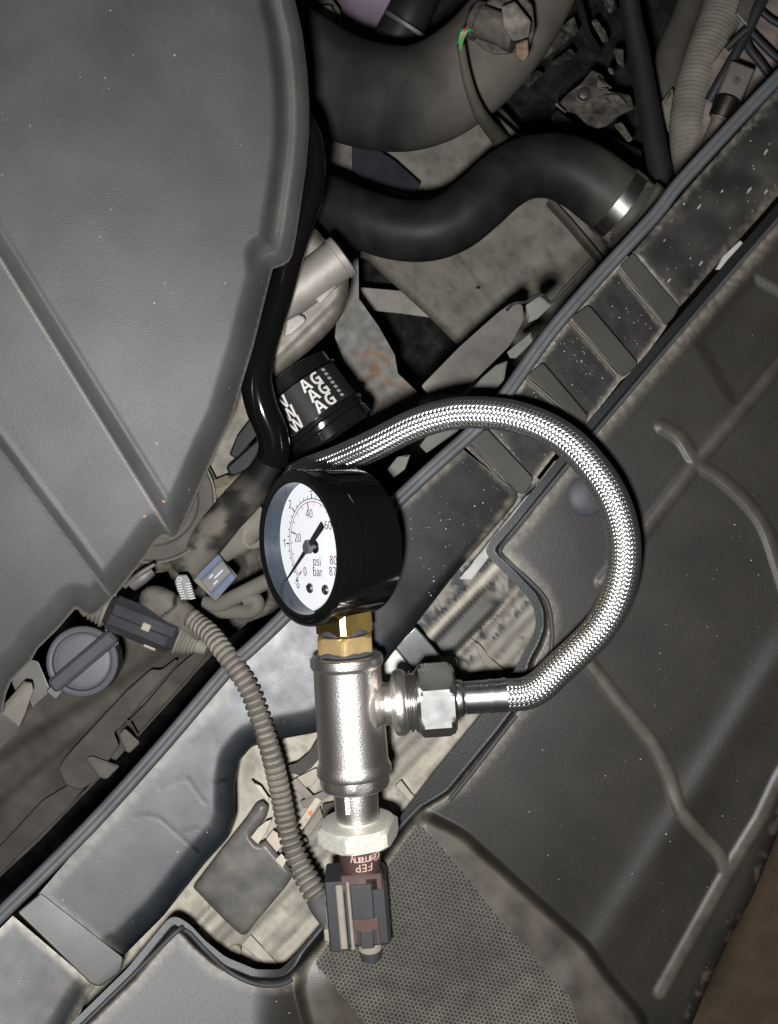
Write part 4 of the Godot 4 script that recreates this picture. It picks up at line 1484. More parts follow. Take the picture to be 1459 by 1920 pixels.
func sealant(parent: Node3D, at: Vector3, d: Vector3, r: float, w: float, sd: float) -> void:   # squeezed-out dark jointing paste
	var mb := MB.new()
	mb.col = Color(0.045, 0.045, 0.05)
	var a := across(d, Vector3.UP)
	var b := d.cross(a)
	var rs := []
	for q in [[-1.0, 0.86, 1.0], [-0.7, 1.0, 1.0], [0.0, 1.1, 0.6], [0.7, 1.06, 0.3], [1.0, 0.9, 0.2]]:
		var ring := PackedVector3Array()
		for j in 60:
			var th := TAU * j / 60.0
			var wob := sin(th * 3.0 + sd) * 0.5 + sin(th * 7.0 + sd * 3.0) * 0.3 + sin(th * 13.0 + sd) * 0.25
			ring.append(at + d * (q[0] * w * 0.5 + wob * q[2] * 0.45) * 0.001 + (a * cos(th) + b * sin(th)) * (r * q[1] + wob * 0.15) * 0.001)
		rs.append(ring)
	rings(mb, rs, false, false)
	part(parent, "sealant", mb, M.plain, 60.0)


func build_sensor(s: Vector3, left: Vector3) -> void:
	# sensor, leaning a little lower than the tee
	var A := P(670, 1534, 24.0)
	var Z := P(692, 1790, 17.5)
	var d := (Z - A).normalized()
	var at := func(y: float) -> Vector3: return A.lerp(Z, (y - 1534.0) / 256.0)
	var L := func(y: float) -> float: return A.distance_to(at.call(y)) * 1000.0
	var o := thing("pressure_sensor", "brown pressure sensor with a dull zinc hexagon, below the chrome adaptor", "sensor", at.call(1580) - Vector3(0, 0.013, 0))
	var mb := MB.new()
	mb.col = Color(1, 1, 1)
	lathe(mb, A, d, [[L.call(1530) * -1.0, 7.0], [0.6, 7.2], [0.7, 11.0], [1.0, 12.6], [2.2, 14.2], [6.6, 14.2], [7.5, 13.2], [7.8, 12.0], [7.8, 0]], 96, 12.4, 6, across(d, Vector3.UP), 0.28)
	part(o, "hexagon", mb, M.zinc, 25.0)
	mb = MB.new()
	mb.col = Color(0.042, 0.023, 0.019)
	lathe(mb, A, d, [[7.4, 7.8], [L.call(1588), 7.7], [L.call(1622), 6.6], [L.call(1626), 6.4], [L.call(1632), 6.9], [L.call(1660), 6.9], [L.call(1660), 0]], 64)
	var tp: Vector3 = P(689, 1640, 26)
	rbox(mb, at.call(1643) + Vector3.UP * 0.0040, left * 0.0072, Vector3.UP * 0.0028, d * 0.0030, 0.0006)
	rbox(mb, at.call(1646) + Vector3.UP * 0.0056 - left * 0.002, left * 0.0034, Vector3.UP * 0.0012, d * 0.0022, 0.0003)
	part(o, "plastic_body", mb, M.plain, 40.0)
	# lettering wraps on the cone: laid letter by letter round the axis
	var top := across(d, Vector3.UP)
	var sd := d.cross(top)                                  # towards picture left or right
	for q in [["Germany", 1595.0, 7.55, 1.7, 0.06], ["FEP", 1610.0, 7.07, 2.2, 0.06]]:
		var txt: String = q[0]
		for k in txt.length():
			var step := 0.2 if txt.length() > 4 else 0.3
			var th := (k - (txt.length() - 1) * 0.5) * step
			# upside down: the tops of the letters point along d
			var X := sd if sd.x < 0.0 else -sd
			var ang: float = th + (-0.28 if txt.length() > 4 else -0.2)
			var out: Vector3 = top * cos(ang) + X * sin(ang)
			var XX: Vector3 = X * cos(ang) - top * sin(ang)
			word(o, "letter", txt[k], "Droid Sans", q[3] if txt[k] != "y" else q[3], at.call(q[1]) + out * q[2] * 0.001, XX, d - out * 0.18, Color(0.3, 0.21, 0.17), 0.16)

	# connector plugged onto it
	var c := thing("sensor_plug", "black rectangular wiring plug with a red-brown locking tab", "plug", at.call(1700) - Vector3(0, 0.012, 0))
	var R := -left                                           # picture right
	var U := R.cross(d).normalized()
	if U.y < 0.0:
		U = -U
	var mid: Vector3 = at.call(1698) - R * 0.0022
	var blk := Color(0.015, 0.015, 0.0155)
	mb = MB.new()
	mb.col = blk
	rbox(mb, mid + R * 0.0024 - U * 0.0015, R * 0.0082, U * 0.0078, d * 0.0118, 0.0012)
	part(c, "shell", mb, M.plain)
	mb = MB.new()
	mb.col = blk
	rbox(mb, mid - R * 0.0072 - U * 0.001, R * 0.0034, U * 0.0078, d * 0.0126, 0.0006)
	part(c, "side_block", mb, M.plain)
	mb = MB.new()
	mb.col = dust(Vector2.ZERO, 0.5)
	rbox(mb, mid - R * 0.0026 + U * 0.0060 - d * 0.0002, R * 0.0006, U * 0.0009, d * 0.0124, 0.0003)
	rbox(mb, mid - R * 0.0056 + U * 0.0066, R * 0.0012, U * 0.0006, d * 0.0116, 0.0004)
	part(c, "rib", mb, M.dusty_soft)
	mb = MB.new()
	mb.col = Color(0.019, 0.019, 0.0195)
	rbox(mb, mid + R * 0.0018 + U * 0.0066 - d * 0.0052, R * 0.0038, U * 0.0012, d * 0.0062, 0.0004)
	part(c, "latch", mb, M.plain)
	mb = MB.new()
	mb.col = Color(0.05, 0.024, 0.018)
	rbox(mb, mid + R * 0.0024 + U * 0.0064 + d * 0.0032, R * 0.0044, U * 0.0007, d * 0.0022, 0.0003)
	rbox(mb, mid - R * 0.0014 + U * 0.0064 + d * 0.0072, R * 0.0006, U * 0.0007, d * 0.0028, 0.0002)
	rbox(mb, mid + R * 0.0062 + U * 0.0064 + d * 0.0072, R * 0.0006, U * 0.0007, d * 0.0034, 0.0002)
	part(c, "locking_tab", mb, M.plain)
	mb = MB.new()
	mb.col = Color(0.024, 0.022, 0.021)
	rbox(mb, mid + R * 0.0024 + U * 0.0064 + d * 0.0084, R * 0.0022, U * 0.0009, d * 0.0034, 0.0003)
	part(c, "tab_catch", mb, M.plain)
	mb = MB.new()
	mb.col = dust(Vector2.ZERO, 0.55)
	rbox(mb, mid - R * 0.0108 + U * 0.003 + d * 0.0068, R * 0.0014, U * 0.0030, d * 0.0022, 0.0004)
	lathe(mb, mid - R * 0.0105 + U * 0.0035 - d * 0.006, -R, [[0, 1.9], [0.3, 1.9], [0.4, 1.5], [0.4, 0]], 20)
	rbox(mb, mid - R * 0.0106 + U * 0.003 - d * 0.0002, R * 0.0003, U * 0.0018, d * 0.0030, 0.0001)
	part(c, "side_catch", mb, M.dusty_soft)
	mb = MB.new()
	mb.col = dust(Vector2.ZERO, 0.55)
	var bb: Vector3 = mid + d * 0.0114 + R * 0.0028 - U * 0.0016
	lathe(mb, bb, d, [[0, 3.2], [1.6, 3.2], [2.4, 4.2], [4.6, 4.4], [5.4, 3.9]], 40)
	part(c, "pin_collar", mb, M.dusty_soft)
	mb = MB.new()
	mb.col = Color(0.025, 0.025, 0.027)
	lathe(mb, bb, d, [[5.0, 3.9], [5.6, 4.0], [9.0, 3.4], [9.4, 2.8], [9.4, 0]], 40)
	part(c, "pin_end", mb, M.plain)


func build_hose(B0: Vector3, bd: Vector3, g: Callable) -> void:
	var o := thing("braided_hose", "braided stainless steel hose looping from the tee up and behind the gauge", "hose", P(1100, 1000, 14))
	var mb := MB.new()
	mb.col = Color(1, 1, 1)
	lathe(mb, B0, bd, [[g.call(783), 8.0], [g.call(783), 10.6], [g.call(789), 12.0], [g.call(794), 13.0], [g.call(843), 13.0], [g.call(851), 11.8], [g.call(855), 10.3], [g.call(855), 6.0]], 96, 11.25, 6, across(bd, Vector3.UP), 0.63)
	part(o, "nut", mb, M.chrome, 22.0)
	mb = MB.new()
	mb.col = Color(1, 1, 1)
	lathe(mb, B0, bd, [[g.call(850), 5.8], [g.call(856), 6.3], [g.call(866), 6.3], [g.call(871), 5.8], [g.call(873), 5.2]], 64)
	lathe(mb, B0, bd, [[g.call(872), 5.2], [g.call(874), 5.55], [g.call(916), 5.6], [g.call(922), 5.9], [g.call(928), 5.65], [g.call(944), 5.75], [g.call(951), 6.0], [g.call(952), 5.0]], 64)
	part(o, "ferrule", mb, M.chrome, 40.0)
	var end: Vector3 = B0 + bd * g.call(948) * 0.001
	var e2: Vector3 = B0 + bd * g.call(985) * 0.001
	var rows := [[1014, 1286, 26.5], [1050, 1252, 27], [1089, 1216, 28], [1126, 1176, 29], [1153, 1127, 30], [1168, 1075, 31], [1171, 1023, 31.5], [1162, 972, 31], [1143, 924, 30], [1114, 880, 28.5], [1074, 836, 26.5], [1026, 804, 24], [966, 782, 21.5], [907, 774, 19], [848, 776, 16], [781, 795, 12], [700, 835, 5], [640, 862, -3], [580, 884, -10], [530, 905, -22]]
	var pts := [[end.x, end.y, end.z], [e2.x, e2.y, e2.z]]
	for q in rows:
		var p := P(q[0], q[1], q[2])
		pts.append([p.x, p.y, p.z])
	var fine := spline(pts, 24)
	# equal steps
	var line := []
	var step := 0.00026
	var left := 0.0
	for i in fine.size() - 1:
		var a := Vector3(fine[i][0], fine[i][1], fine[i][2])
		var b := Vector3(fine[i + 1][0], fine[i + 1][1], fine[i + 1][2])
		var l := a.distance_to(b)
		while left <= l:
			line.append([a.lerp(b, left / l), 5.2])
			left += step
		left -= l
	var fr := frames(line)
	mb = MB.new()
	mb.col = Color(0.1, 0.1, 0.1)
	var core := []
	for i in range(0, line.size(), 6):
		core.append([line[i][0], 5.05])
	tube(mb, core, 20)
	part(o, "liner", mb, M.rubber, 60.0)
	# woven braid, two strands over and two under
	mb = MB.new()
	mb.col = Color(1, 1, 1)
	var N := 30
	var lead := 0.043
	var cross := lead / (2.0 * N)
	var half := PI / N * 1.2                               # half width of a strand as an angle
	var prof := [[-1.0, -0.16], [-0.55, 0.06], [0.0, 0.13], [0.55, 0.06], [1.0, -0.16]]
	for dir in [1, -1]:
		for k in N:
			var prev := -1
			for i in line.size():
				var t := i * step
				var th0: float = dir * TAU * t / lead + TAU * k / N
				var c := t / cross
				var wv: float = sin(PI * 0.5 * (c + 2.0 * k) + PI * 0.25) if dir > 0 else -sin(PI * 0.5 * (2.0 * k - c) + PI * 0.25)
				var base := mb.v.size()
				for q in prof:
					var th: float = th0 + q[0] * half * 0.8
					# strand width lies across the strand: shift along the hose for the slant
					var sh: float = -dir * q[0] * half * 0.8 * 0.4
					var rad: float = (5.35 + 0.14 * wv + q[1]) * 0.001
					mb.add(line[i][0] + (fr[i][1] * cos(th) + fr[i][2] * sin(th)) * rad + fr[i][0] * sh * 0.0053)
				if prev >= 0:
					for j in 4:
						mb.quad(prev + j, prev + j + 1, base + j + 1, base + j)
				prev = base
	part(o, "braid", mb, M.steel_wire, 180.0, "", "stuff")


# ---------------------------------------------------------------- conduit, boot, plug, filler cap
func build_wiring() -> void:
	var o := thing("corrugated_conduit", "dusty grey corrugated conduit with a split seam, running down to the sensor plug", "conduit", P(500, 1400, 6))
	var rows := [[358, 1158, -6, 3.7], [374, 1171, -4, 3.7], [394, 1188, 0, 3.75], [420, 1222, 6, 3.75], [448, 1260, 10, 3.75], [468, 1294, 12, 3.75], [484, 1336, 12.5, 3.75], [498, 1377, 12, 3.75], [510, 1418, 11, 3.75], [520, 1459, 9, 3.8], [529, 1501, 7, 3.85], [537, 1542, 6, 3.95], [548, 1584, 6.5, 4.1], [565, 1626, 8, 4.3], [585, 1664, 11, 4.4], [602, 1690, 13, 4.4]]
	var step := 0.00027
	var line := even(spline(rows, 8), step)
	var pitch := 0.00245
	var shape := func(i: int, th: float) -> float:
		var u := fposmod(i * step / pitch, 1.0)
		var k := 1.0 - 0.26 * smooth(0.46, 0.6, u) * smooth(1.0, 0.86, u)
		var seam := absf(fposmod(th + 0.35, TAU) - PI * 0.0)
		seam = minf(seam, TAU - seam)
		return k - 0.09 * (1.0 - smooth(0.05, 0.12, seam))
	var paint := func(i: int, p: Vector3) -> Color:
		var u := fposmod(i * step / pitch, 1.0)
		var rib := smooth(1.0, 0.9, u) * smooth(0.5, 0.4, u)
		return dust(Vector2.ZERO, 0.1 + 0.27 * (1.0 - rib) + 0.08 * n2(Vector2(p.x, p.z) * 5000.0, 0.02))
	var mb := MB.new()
	tube(mb, line, 36, true, shape, paint)
	part(o, "corrugated_tube", mb, M.dusty_soft, 50.0)
	mb = MB.new()
	mb.col = Color(0.05, 0.049, 0.047)
	pipe(mb, [[598, 1684, 12.5, 4.6], [606, 1700, 13.5, 4.5], [618, 1724, 14, 3.7], [626, 1742, 14, 3.0]], 24, 6)
	part(o, "end_sleeve", mb, M.dusty_soft, 60.0)

	var b := thing("dusty_boot", "dusty beige rubber boot on the upper end of the corrugated conduit", "boot", P(320, 1125, -16))
	mb = MB.new()
	mb.col = dust(Vector2.ZERO, 0.62)
	var boot := fillet(V2([262, 1112, 278, 1098, 300, 1098, 326, 1110, 352, 1128, 376, 1150, 392, 1176, 372, 1206, 352, 1196, 330, 1188, 300, 1172, 262, 1140]), 10.0, 3)
	var bn := Near.new([boot], true, 60.0)
	mb.c.clear()
	field(mb, boot, 4.0, func(p, s): return -7.0 - bowl(bn.d(p) / 26.0) * 5.0 + 0.4 * sin((p.x - 300.0) * 0.09) , func(p, s): return dust(p, 0.12 + 0.12 * n2(p, 0.03) - 0.25 * (1.0 - smooth(1.0, 4.0, absf((p - Vector2(318, 1140)).dot(Vector2(0.8, 0.6)) + 5.0 * sin(p.y * 0.12))))), -20.0)
	part(b, "shell", mb, M.dusty_soft, 180.0)
	mb = MB.new()
	mb.col = Color(0.32, 0.32, 0.32)
	pipe(mb, [[248, 1096, -10, 2.6], [268, 1082, -9, 2.6], [284, 1070, -10, 2.2]], 14, 5)
	pipe(mb, [[234, 1100, -9, 1.0], [262, 1076, -7, 1.1], [290, 1058, -7, 0.8]], 10, 5)
	part(b, "retaining_wire", mb, M.alloy)

	var c := thing("cable_connector", "black cable connector with ribbed pale ends beside the round filler cap", "connector", P(265, 1170, -14))
	var a0 := P(202, 1142, -11)
	var a1 := P(336, 1196, -13)
	var d := (a1 - a0).normalized()
	var side := d.cross(Vector3.UP).normalized()
	mb = MB.new()
	mb.col = Color(0.022, 0.022, 0.024)
	rbox(mb, (a0 + a1) * 0.5, (a1 - a0) * 0.5, Vector3.UP * 0.0062, side * 0.0068, 0.003)
	rbox(mb, (a0 + a1) * 0.5 + d * 0.001 - side * 0.0022 + Vector3.UP * 0.0056, (a1 - a0) * 0.44, Vector3.UP * 0.0016, side * 0.0026, 0.0008)
	part(c, "body", mb, M.gloss)
	mb = MB.new()
	mb.col = dust(Vector2.ZERO, 0.5)
	rbox(mb, (a0 + a1) * 0.5 + d * 0.0026 - side * 0.0004 + Vector3.UP * 0.0072, d * 0.0016, Vector3.UP * 0.0006, side * 0.0014, 0.0003)
	rbox(mb, (a0 + a1) * 0.5 + d * 0.006 + side * 0.0066 + Vector3.UP * 0.0026, d * 0.0024, Vector3.UP * 0.001, side * 0.0008, 0.0003)
	part(c, "catch", mb, M.dusty_soft)
	for e in [[a0, -d, [[-0.5, 7.0], [0.6, 7.4], [1.2, 6.2], [2.0, 7.0], [2.8, 6.0], [3.6, 6.8], [4.4, 5.8], [5.2, 6.6], [6.0, 5.6], [7.2, 6.0], [9.0, 5.0], [9.0, 0]]], [a1, d, [[-0.3, 6.4], [0.5, 6.6], [1.0, 5.7], [1.7, 6.2], [2.2, 5.3], [2.9, 5.7], [3.4, 4.9], [4.1, 5.2], [4.6, 4.3], [5.3, 4.6], [5.8, 3.8], [6.5, 4.0], [7.0, 3.2], [8.0, 3.0], [11.0, 2.4], [11.0, 0]]]]:
		mb = MB.new()
		mb.col = dust(Vector2.ZERO, 0.3)
		lathe(mb, e[0], e[1], e[2], 36)
		part(c, "ribbed_end", mb, M.dusty_soft, 30.0)

	var f := thing("filler_cap", "round black filler cap with a raised grip bar, below the engine cover", "cap", P(155, 1240, -16))
	var fc := P(155, 1240, -14)
	var tilt := Vector3(0.1, 1, -0.06)
	mb = MB.new()
	mb.col = Color(0.05, 0.05, 0.056)
	var R := mm(66, -14)
	lathe(mb, fc, tilt, [[-12, R], [0.6, R], [1.2, R - 0.4], [1.5, R - 1.2], [1.2, R - 2.2], [-0.4, R - 2.6], [-0.8, R - 3.4], [-0.5, R - 5.0], [-0.3, 0]], 80)
	part(f, "lid", mb, M.cover_plastic, 30.0)
	mb = MB.new()
	mb.col = Color(0.036, 0.036, 0.041)
	var g0 := P(100, 1288, -11)
	var g1 := P(216, 1190, -11)
	var gd := (g1 - g0).normalized()
	rbox(mb, (g0 + g1) * 0.5 + Vector3.UP * 0.0004, (g1 - g0) * 0.5, Vector3.UP * 0.0030, gd.cross(Vector3.UP).normalized() * 0.0029, 0.0012)
	part(f, "grip_bar", mb, M.cover_plastic)
	mb = MB.new()
	mb.col = Color(0.05, 0.05, 0.055)
	prism(mb, V2([86, 1296, 106, 1276, 122, 1290, 104, 1312]), -13.0, -26.0, 2.0, 4.0)
	prism(mb, V2([196, 1172, 214, 1180, 224, 1206, 214, 1214, 198, 1196]), -12.0, -26.0, 2.0, 4.0)
	part(f, "hinge", mb, M.plain)

	var k := thing("steel_bracket", "folded grey steel bracket under the lower left edge of the engine cover", "bracket", P(40, 1320, -8))
	mb = MB.new()
	mb.col = dust(Vector2.ZERO, 0.32, Color(0.03, 0.03, 0.032))
	var top := [P(12, 1322, -2), P(48, 1281, -4), P(60, 1282, -6), P(62, 1294, -7), P(47, 1338, -9), P(36, 1362, -10), P(6, 1338, -4)]
	slab(mb, top, 0.0012)
	part(k, "tongue", mb, M.plain)
	mb = MB.new()
	mb.col = dust(Vector2.ZERO, 0.22, Color(0.03, 0.03, 0.032))
	slab(mb, [P(6, 1338, -4), P(36, 1362, -10), P(30, 1376, -16), P(-10, 1412, -20), P(-30, 1380, -8), P(-20, 1350, -4)], 0.0012)
	part(k, "flange", mb, M.plain)
	mb = MB.new()
	mb.col = dust(Vector2.ZERO, 0.12)
	prism(mb, V2([20, 1275, 58, 1236, 72, 1240, 96, 1296, 70, 1318, 60, 1330, 50, 1300, 30, 1300]), -20.0, -40.0, 2.0, 4.0)
	part(k, "backing", mb, M.plain)


func slab(mb: MB, ps: Array, thick: float) -> void:          # flat-ish sheet with thickness, corners given top side, any turn
	var n := Vector3.ZERO
	for i in range(1, ps.size() - 1):
		n += (ps[i] - ps[0]).cross(ps[i + 1] - ps[0])
	if n.y < 0.0:
		ps.reverse()
		n = -n
	n = n.normalized()
	var low := []
	for p in ps:
		low.append(p - n * thick)
	mb.poly(ps)
	for i in ps.size():
		var j := (i + 1) % ps.size()
		mb.poly([ps[j], ps[i], low[i], low[j]])
	low.reverse()
	mb.poly(low)


# ---------------------------------------------------------------- loose sand on the plastic
func build_grains() -> void:
	var mm_ := MultiMesh.new()
	mm_.transform_format = MultiMesh.TRANSFORM_3D
	mm_.use_colors = true
	var st := SphereMesh.new()
	st.radius = 0.0005
	st.height = 0.0008
	st.radial_segments = 6
	st.rings = 3
	var m: StandardMaterial3D = M.dusty_soft.duplicate()
	m.resource_name = "sand"
	m.albedo_texture = null
	st.material = m
	mm_.mesh = st
	var put := []
	var spots := [[V2([60, 1740, 430, 1300, 560, 1200, 560, 1360, 440, 1420, 400, 1560, 250, 1750]), 110, 1.0], [V2([0, 1760, 120, 1850, 90, 1915, 0, 1915]), 40, 1.0], [V2([760, 960, 880, 850, 960, 925, 800, 1130]), 120, 1.0], [V2([1020, 664, 1062, 610, 1140, 700, 1100, 760]), 90, -1.5], [V2([1110, 560, 1155, 512, 1230, 600, 1190, 660]), 50, -1.5], [V2([905, 800, 980, 712, 1080, 800, 1000, 890]), 80, -1.5], [V2([1220, 470, 1400, 250, 1455, 300, 1300, 530]), 22, 0.3], [V2([1040, 1000, 1300, 640, 1440, 480, 1440, 1500, 1330, 1830, 1130, 1760, 900, 1500, 1040, 1300]), 190, -99.0], [V2([250, 1850, 330, 1770, 400, 1830, 520, 1870, 560, 1915, 200, 1915]), 50, -99.0]]
	for s in spots:
		var lo: Vector2 = s[0][0]
		var hi := lo
		for p in s[0]:
			lo = lo.min(p)
			hi = hi.max(p)
		var left: int = s[1]
		for tries in 6000:
			if left == 0:
				break
			var p := Vector2(rng.randf_range(lo.x, hi.x), rng.randf_range(lo.y, hi.y))
			if not Geometry2D.is_point_in_polygon(p, s[0]) or n2(p, 0.02) < rng.randf() * 0.9:
				continue
			left -= 1
			var h: float = slam(p) - 0.3 + s[2] - 0.6 if s[2] > -50.0 else 0.9 + corner_rise(p)
			put.append([P(p.x, p.y, h), pow(rng.randf(), 4.0) * 0.6 + 0.1])
	mm_.instance_count = put.size()
	for i in put.size():
		var b := Basis.from_euler(Vector3(rng.randf() * 6, rng.randf() * 6, rng.randf() * 6)).scaled(Vector3.ONE * put[i][1])
		mm_.set_instance_transform(i, Transform3D(b, put[i][0]))
		var k := pow(rng.randf_range(0.3, 1.2), 0.4545)
		mm_.set_instance_color(i, Color(0.54, 0.513, 0.465) * k)
	var o := MultiMeshInstance3D.new()
	o.name = "sand_grains"
	o.multimesh = mm_
	o.set_meta("label", "pale loose sand grains scattered over the black plastic panels")
	o.set_meta("category", "sand")
	o.set_meta("kind", "stuff")
	add_child(o)


# ---------------------------------------------------------------- what lies deep in the engine bay
func build_depths() -> void:
	var g := struct("ground")
	var mb := MB.new()
	mb.col = Color(0.17, 0.115, 0.07)
	mb.poly([Vector3(-3, -0.62, -3), Vector3(-3, -0.62, 3), Vector3(3, -0.62, 3), Vector3(3, -0.62, -3)])
	part(g, "concrete", mb, M.soil)
	var u := thing("undertray", "dark undertray at the bottom of the engine bay", "tray", P(700, 500, -300))
	mb = MB.new()
	var tray := V2([-500, -500, 1700, -500, 1600, 120, 1000, 760, 600, 1160, 0, 1740, -500, 2000])
	prism(mb, tray, -270.0, -290.0, 4.0)
	mb.c.fill(Color(0.016, 0.015, 0.014))
	part(u, "sheet", mb, M.dusty)

	# lower left: fan shroud and bars under the seal
	var f := thing("fan_shroud", "dusty brown fan shroud with raised bars, lower left between filler cap and seal", "shroud", P(180, 1400, -70))
	mb = MB.new()
	var sh := V2([-60, 1330, 60, 1290, 240, 1180, 420, 1130, 500, 1080, 520, 1120, 420, 1205, 345, 1285, 255, 1385, 165, 1482, 75, 1575, -60, 1700])
	field(mb, sh, 8.0, func(p, s): return -84.0 + 8.0 * smooth(20.0, -6.0, (p - Vector2(0, 1409)).dot(Vector2(0.53, 0.85))) + 5.0 * smooth(6.0, -6.0, (p - Vector2(0, 1500)).dot(Vector2(0.62, 0.78))) + 1.2 * n2(p, 0.02), func(p, s): return ddust(p, 0.08 + 0.2 * n2(p, 0.012) + 0.05 * n2(p, 0.08), Color(0.016, 0.014, 0.012)), -130.0)
	part(f, "back_plate", mb, M.dusty_soft, 180.0)
	for q in [[V2([108, 1442, 124, 1418, 190, 1346, 236, 1296, 284, 1254, 302, 1256, 331, 1234, 334, 1240, 318, 1262, 270, 1312, 225, 1366, 214, 1372, 224, 1398, 200, 1432, 178, 1466, 150, 1482, 122, 1472]), -66.0, 0.42], [V2([226, 1366, 270, 1322, 330, 1252, 392, 1200, 404, 1216, 352, 1280, 258, 1384, 240, 1352]), -70.0, 0.4], [V2([160, 1424, 170, 1416, 226, 1436, 200, 1462, 186, 1458]), -62.0, 0.72], [V2([222, 1378, 234, 1364, 264, 1392, 244, 1412, 236, 1410]), -62.0, 0.75], [V2([80, 1500, 130, 1470, 172, 1468, 130, 1515, 60, 1580, -40, 1680, -60, 1650]), -76.0, 0.36]]:
		mb = MB.new()
		prism(mb, q[0], q[1], -100.0, 4.0, 6.0)
		mb.c.fill(ddust(Vector2.ZERO, q[2] * 0.6, Color(0.016, 0.0145, 0.013)))
		part(f, "raised_bar", mb, M.dusty_soft)

	# middle
	var s := thing("radiator_shroud", "large dusty beige radiator shroud plate behind the two rubber hoses", "shroud", P(950, 500, -200))
	mb = MB.new()
	var pl := fillet(V2([640, 500, 560, 300, 640, 180, 940, 200, 1060, 340, 1110, 400, 1150, 480, 1190, 560, 1000, 700, 860, 650, 800, 590, 680, 480]), 14.0, 3)
	var pn := Near.new([pl], true, 60.0)
	field(mb, pl, 8.0, func(p, q): return -190.0 - bowl(pn.d(p) / 14.0) * 8.0 + 4.0 * smooth(8.0, -8.0, (p - Vector2(860, 480)).dot(Vector2(-0.8, 0.6))) + n2(p, 0.01), func(p, q): return ddust(p, 0.62 + 0.25 * n2(p, 0.01) - 0.3 * smooth(0.6, 0.8, n2(p, 0.03)), Color(0.04, 0.037, 0.033)), -215.0)
	part(s, "plate", mb, M.dusty_soft, 180.0)
	mb = MB.new()
	mb.col = ddust(Vector2.ZERO, 0.42)
	sweep(mb, [[1030, 376, -180], [1070, 420, -180], [1132, 494, -180]], round_profile(3.0, 5.0, 6))
	part(s, "edge_rib", mb, M.dusty_soft)
	mb = MB.new()
	prism(mb, V2([660, 262, 690, 268, 740, 300, 790, 345, 770, 372, 700, 350, 660, 320]), -165.0, -200.0, 3.0, 6.0)
	mb.c.fill(Color(0.02, 0.02, 0.024))
	part(s, "black_rib", mb, M.gloss)
	mb = MB.new()
	mb.col = Color(0.02, 0.018, 0.016)
	dab(mb, Vector2(897, 539), -188.0, 1.5, 0.8, -0.5, 0.8)
	part(s, "dirt_spot", mb, M.dusty)

	var p1 := thing("pale_crossbar", "pale flat crossbar deep below the hoses, left of the beige shroud", "bar", P(740, 565, -210))
	mb = MB.new()
	prism(mb, V2([650, 536, 674, 538, 752, 545, 780, 568, 808, 596, 750, 588, 692, 582, 650, 578]), -205.0, -215.0, 3.0)
	mb.c.fill(Color(0.19, 0.172, 0.15))
	part(p1, "plate", mb, M.dusty_soft)
	var p2 := thing("rusty_bracket", "grey steel leg with orange rust patches deep behind the pulley", "bracket", P(700, 680, -150))
	mb = MB.new()
	var leg := V2([648, 470, 672, 470, 673, 560, 710, 612, 740, 665, 746, 700, 786, 738, 770, 800, 700, 800, 655, 860, 600, 880, 655, 805, 661, 760, 650, 690, 628, 632, 636, 560])
	field(mb, leg, 5.0, func(p, q): return -140.0 + 2.0 * n2(p, 0.01), func(p, q): return Color(0.145, 0.14, 0.125).lerp(Color(0.17, 0.075, 0.03), 0.6 * smooth(0.45, 0.75, n2(p, 0.035)) * smooth(85.0, 25.0, p.distance_to(Vector2(715, 700)))) * (0.6 + 0.5 * n2(p, 0.04)), -190.0)
	part(p2, "plate", mb, M.dusty_soft, 180.0)
	var p3 := thing("air_deflector", "dark grey air deflector flap just behind the seal, above the braided hose", "flap", P(900, 660, -70))
	mb = MB.new()
	var fl := fillet(V2([790, 724, 862, 650, 934, 586, 962, 566, 980, 572, 982, 600, 956, 648, 880, 724, 862, 738, 806, 744]), 5.0, 3)
	field(mb, fl, 5.0, func(p, q): return -62.0 + 0.04 * (p.x - 880.0), func(p, q): return ddust(p, 0.3 + 0.2 * n2(p, 0.02) + 0.5 * smooth(850.0, 790.0, p.x), Color(0.024, 0.025, 0.028)), -90.0)
	part(p3, "flap", mb, M.dusty_soft, 180.0)
	var p4 := thing("headlamp_bracket", "pale grey alloy bracket pieces tucked under the seal, above the braided hose", "bracket", P(960, 680, -30))
	for q in [[V2([985, 572, 1012, 554, 1036, 572, 1008, 598, 990, 606]), -26.0, 0.75], [V2([950, 660, 962, 650, 996, 622, 1000, 640, 968, 672, 956, 672]), -26.0, 0.7], [V2([876, 738, 905, 706, 930, 684, 952, 676, 946, 712, 926, 736, 896, 748]), -28.0, 0.62], [V2([786, 836, 800, 818, 850, 800, 862, 806, 800, 850]), -26.0, 0.6], [V2([726, 880, 745, 856, 770, 852, 760, 880, 738, 896]), -30.0, 0.7], [V2([836, 752, 870, 742, 880, 760, 830, 800]), -30.0, 0.2]]:
		mb = MB.new()
		prism(mb, q[0], q[1], -45.0, 3.0, 3.0)
		mb.c.fill(Color(0.14, 0.135, 0.12) * q[2])
		part(p4, "piece", mb, M.dusty_soft)
	mb = MB.new()
	mb.col = Color(0.015, 0.015, 0.016)
	pipe(mb, [[950, 582, -20, 0.6], [964, 569, -18, 0.6], [986, 566, -18, 0.6], [1000, 556, -18, 0.6], [1018, 553, -18, 0.6], [1034, 566, -16, 0.6], [1060, 540, -14, 0.8], [1110, 486, -12, 0.8]], 8, 6)
	var wi := thing("bonnet_cable", "thin black cord lying along the back of the seal", "cord", P(1000, 556, -18))
	part(wi, "cord", mb, M.rubber, 60.0)


func hose(called: String, label: String, rows: Array, paint: Callable, m: Material, n := 40) -> Node3D:   # radius given in drawing units
	var o := thing(called, label, "hose", P(rows[0][0], rows[0][1], rows[0][2]))
	var pts := []
	for q in rows:
		pts.append([q[0], q[1], q[2], mm(q[3], q[2])])
	var mb := MB.new()
	pipe(mb, pts, n, 10, paint)
	part(o, "wall", mb, m, 60.0)
	return o


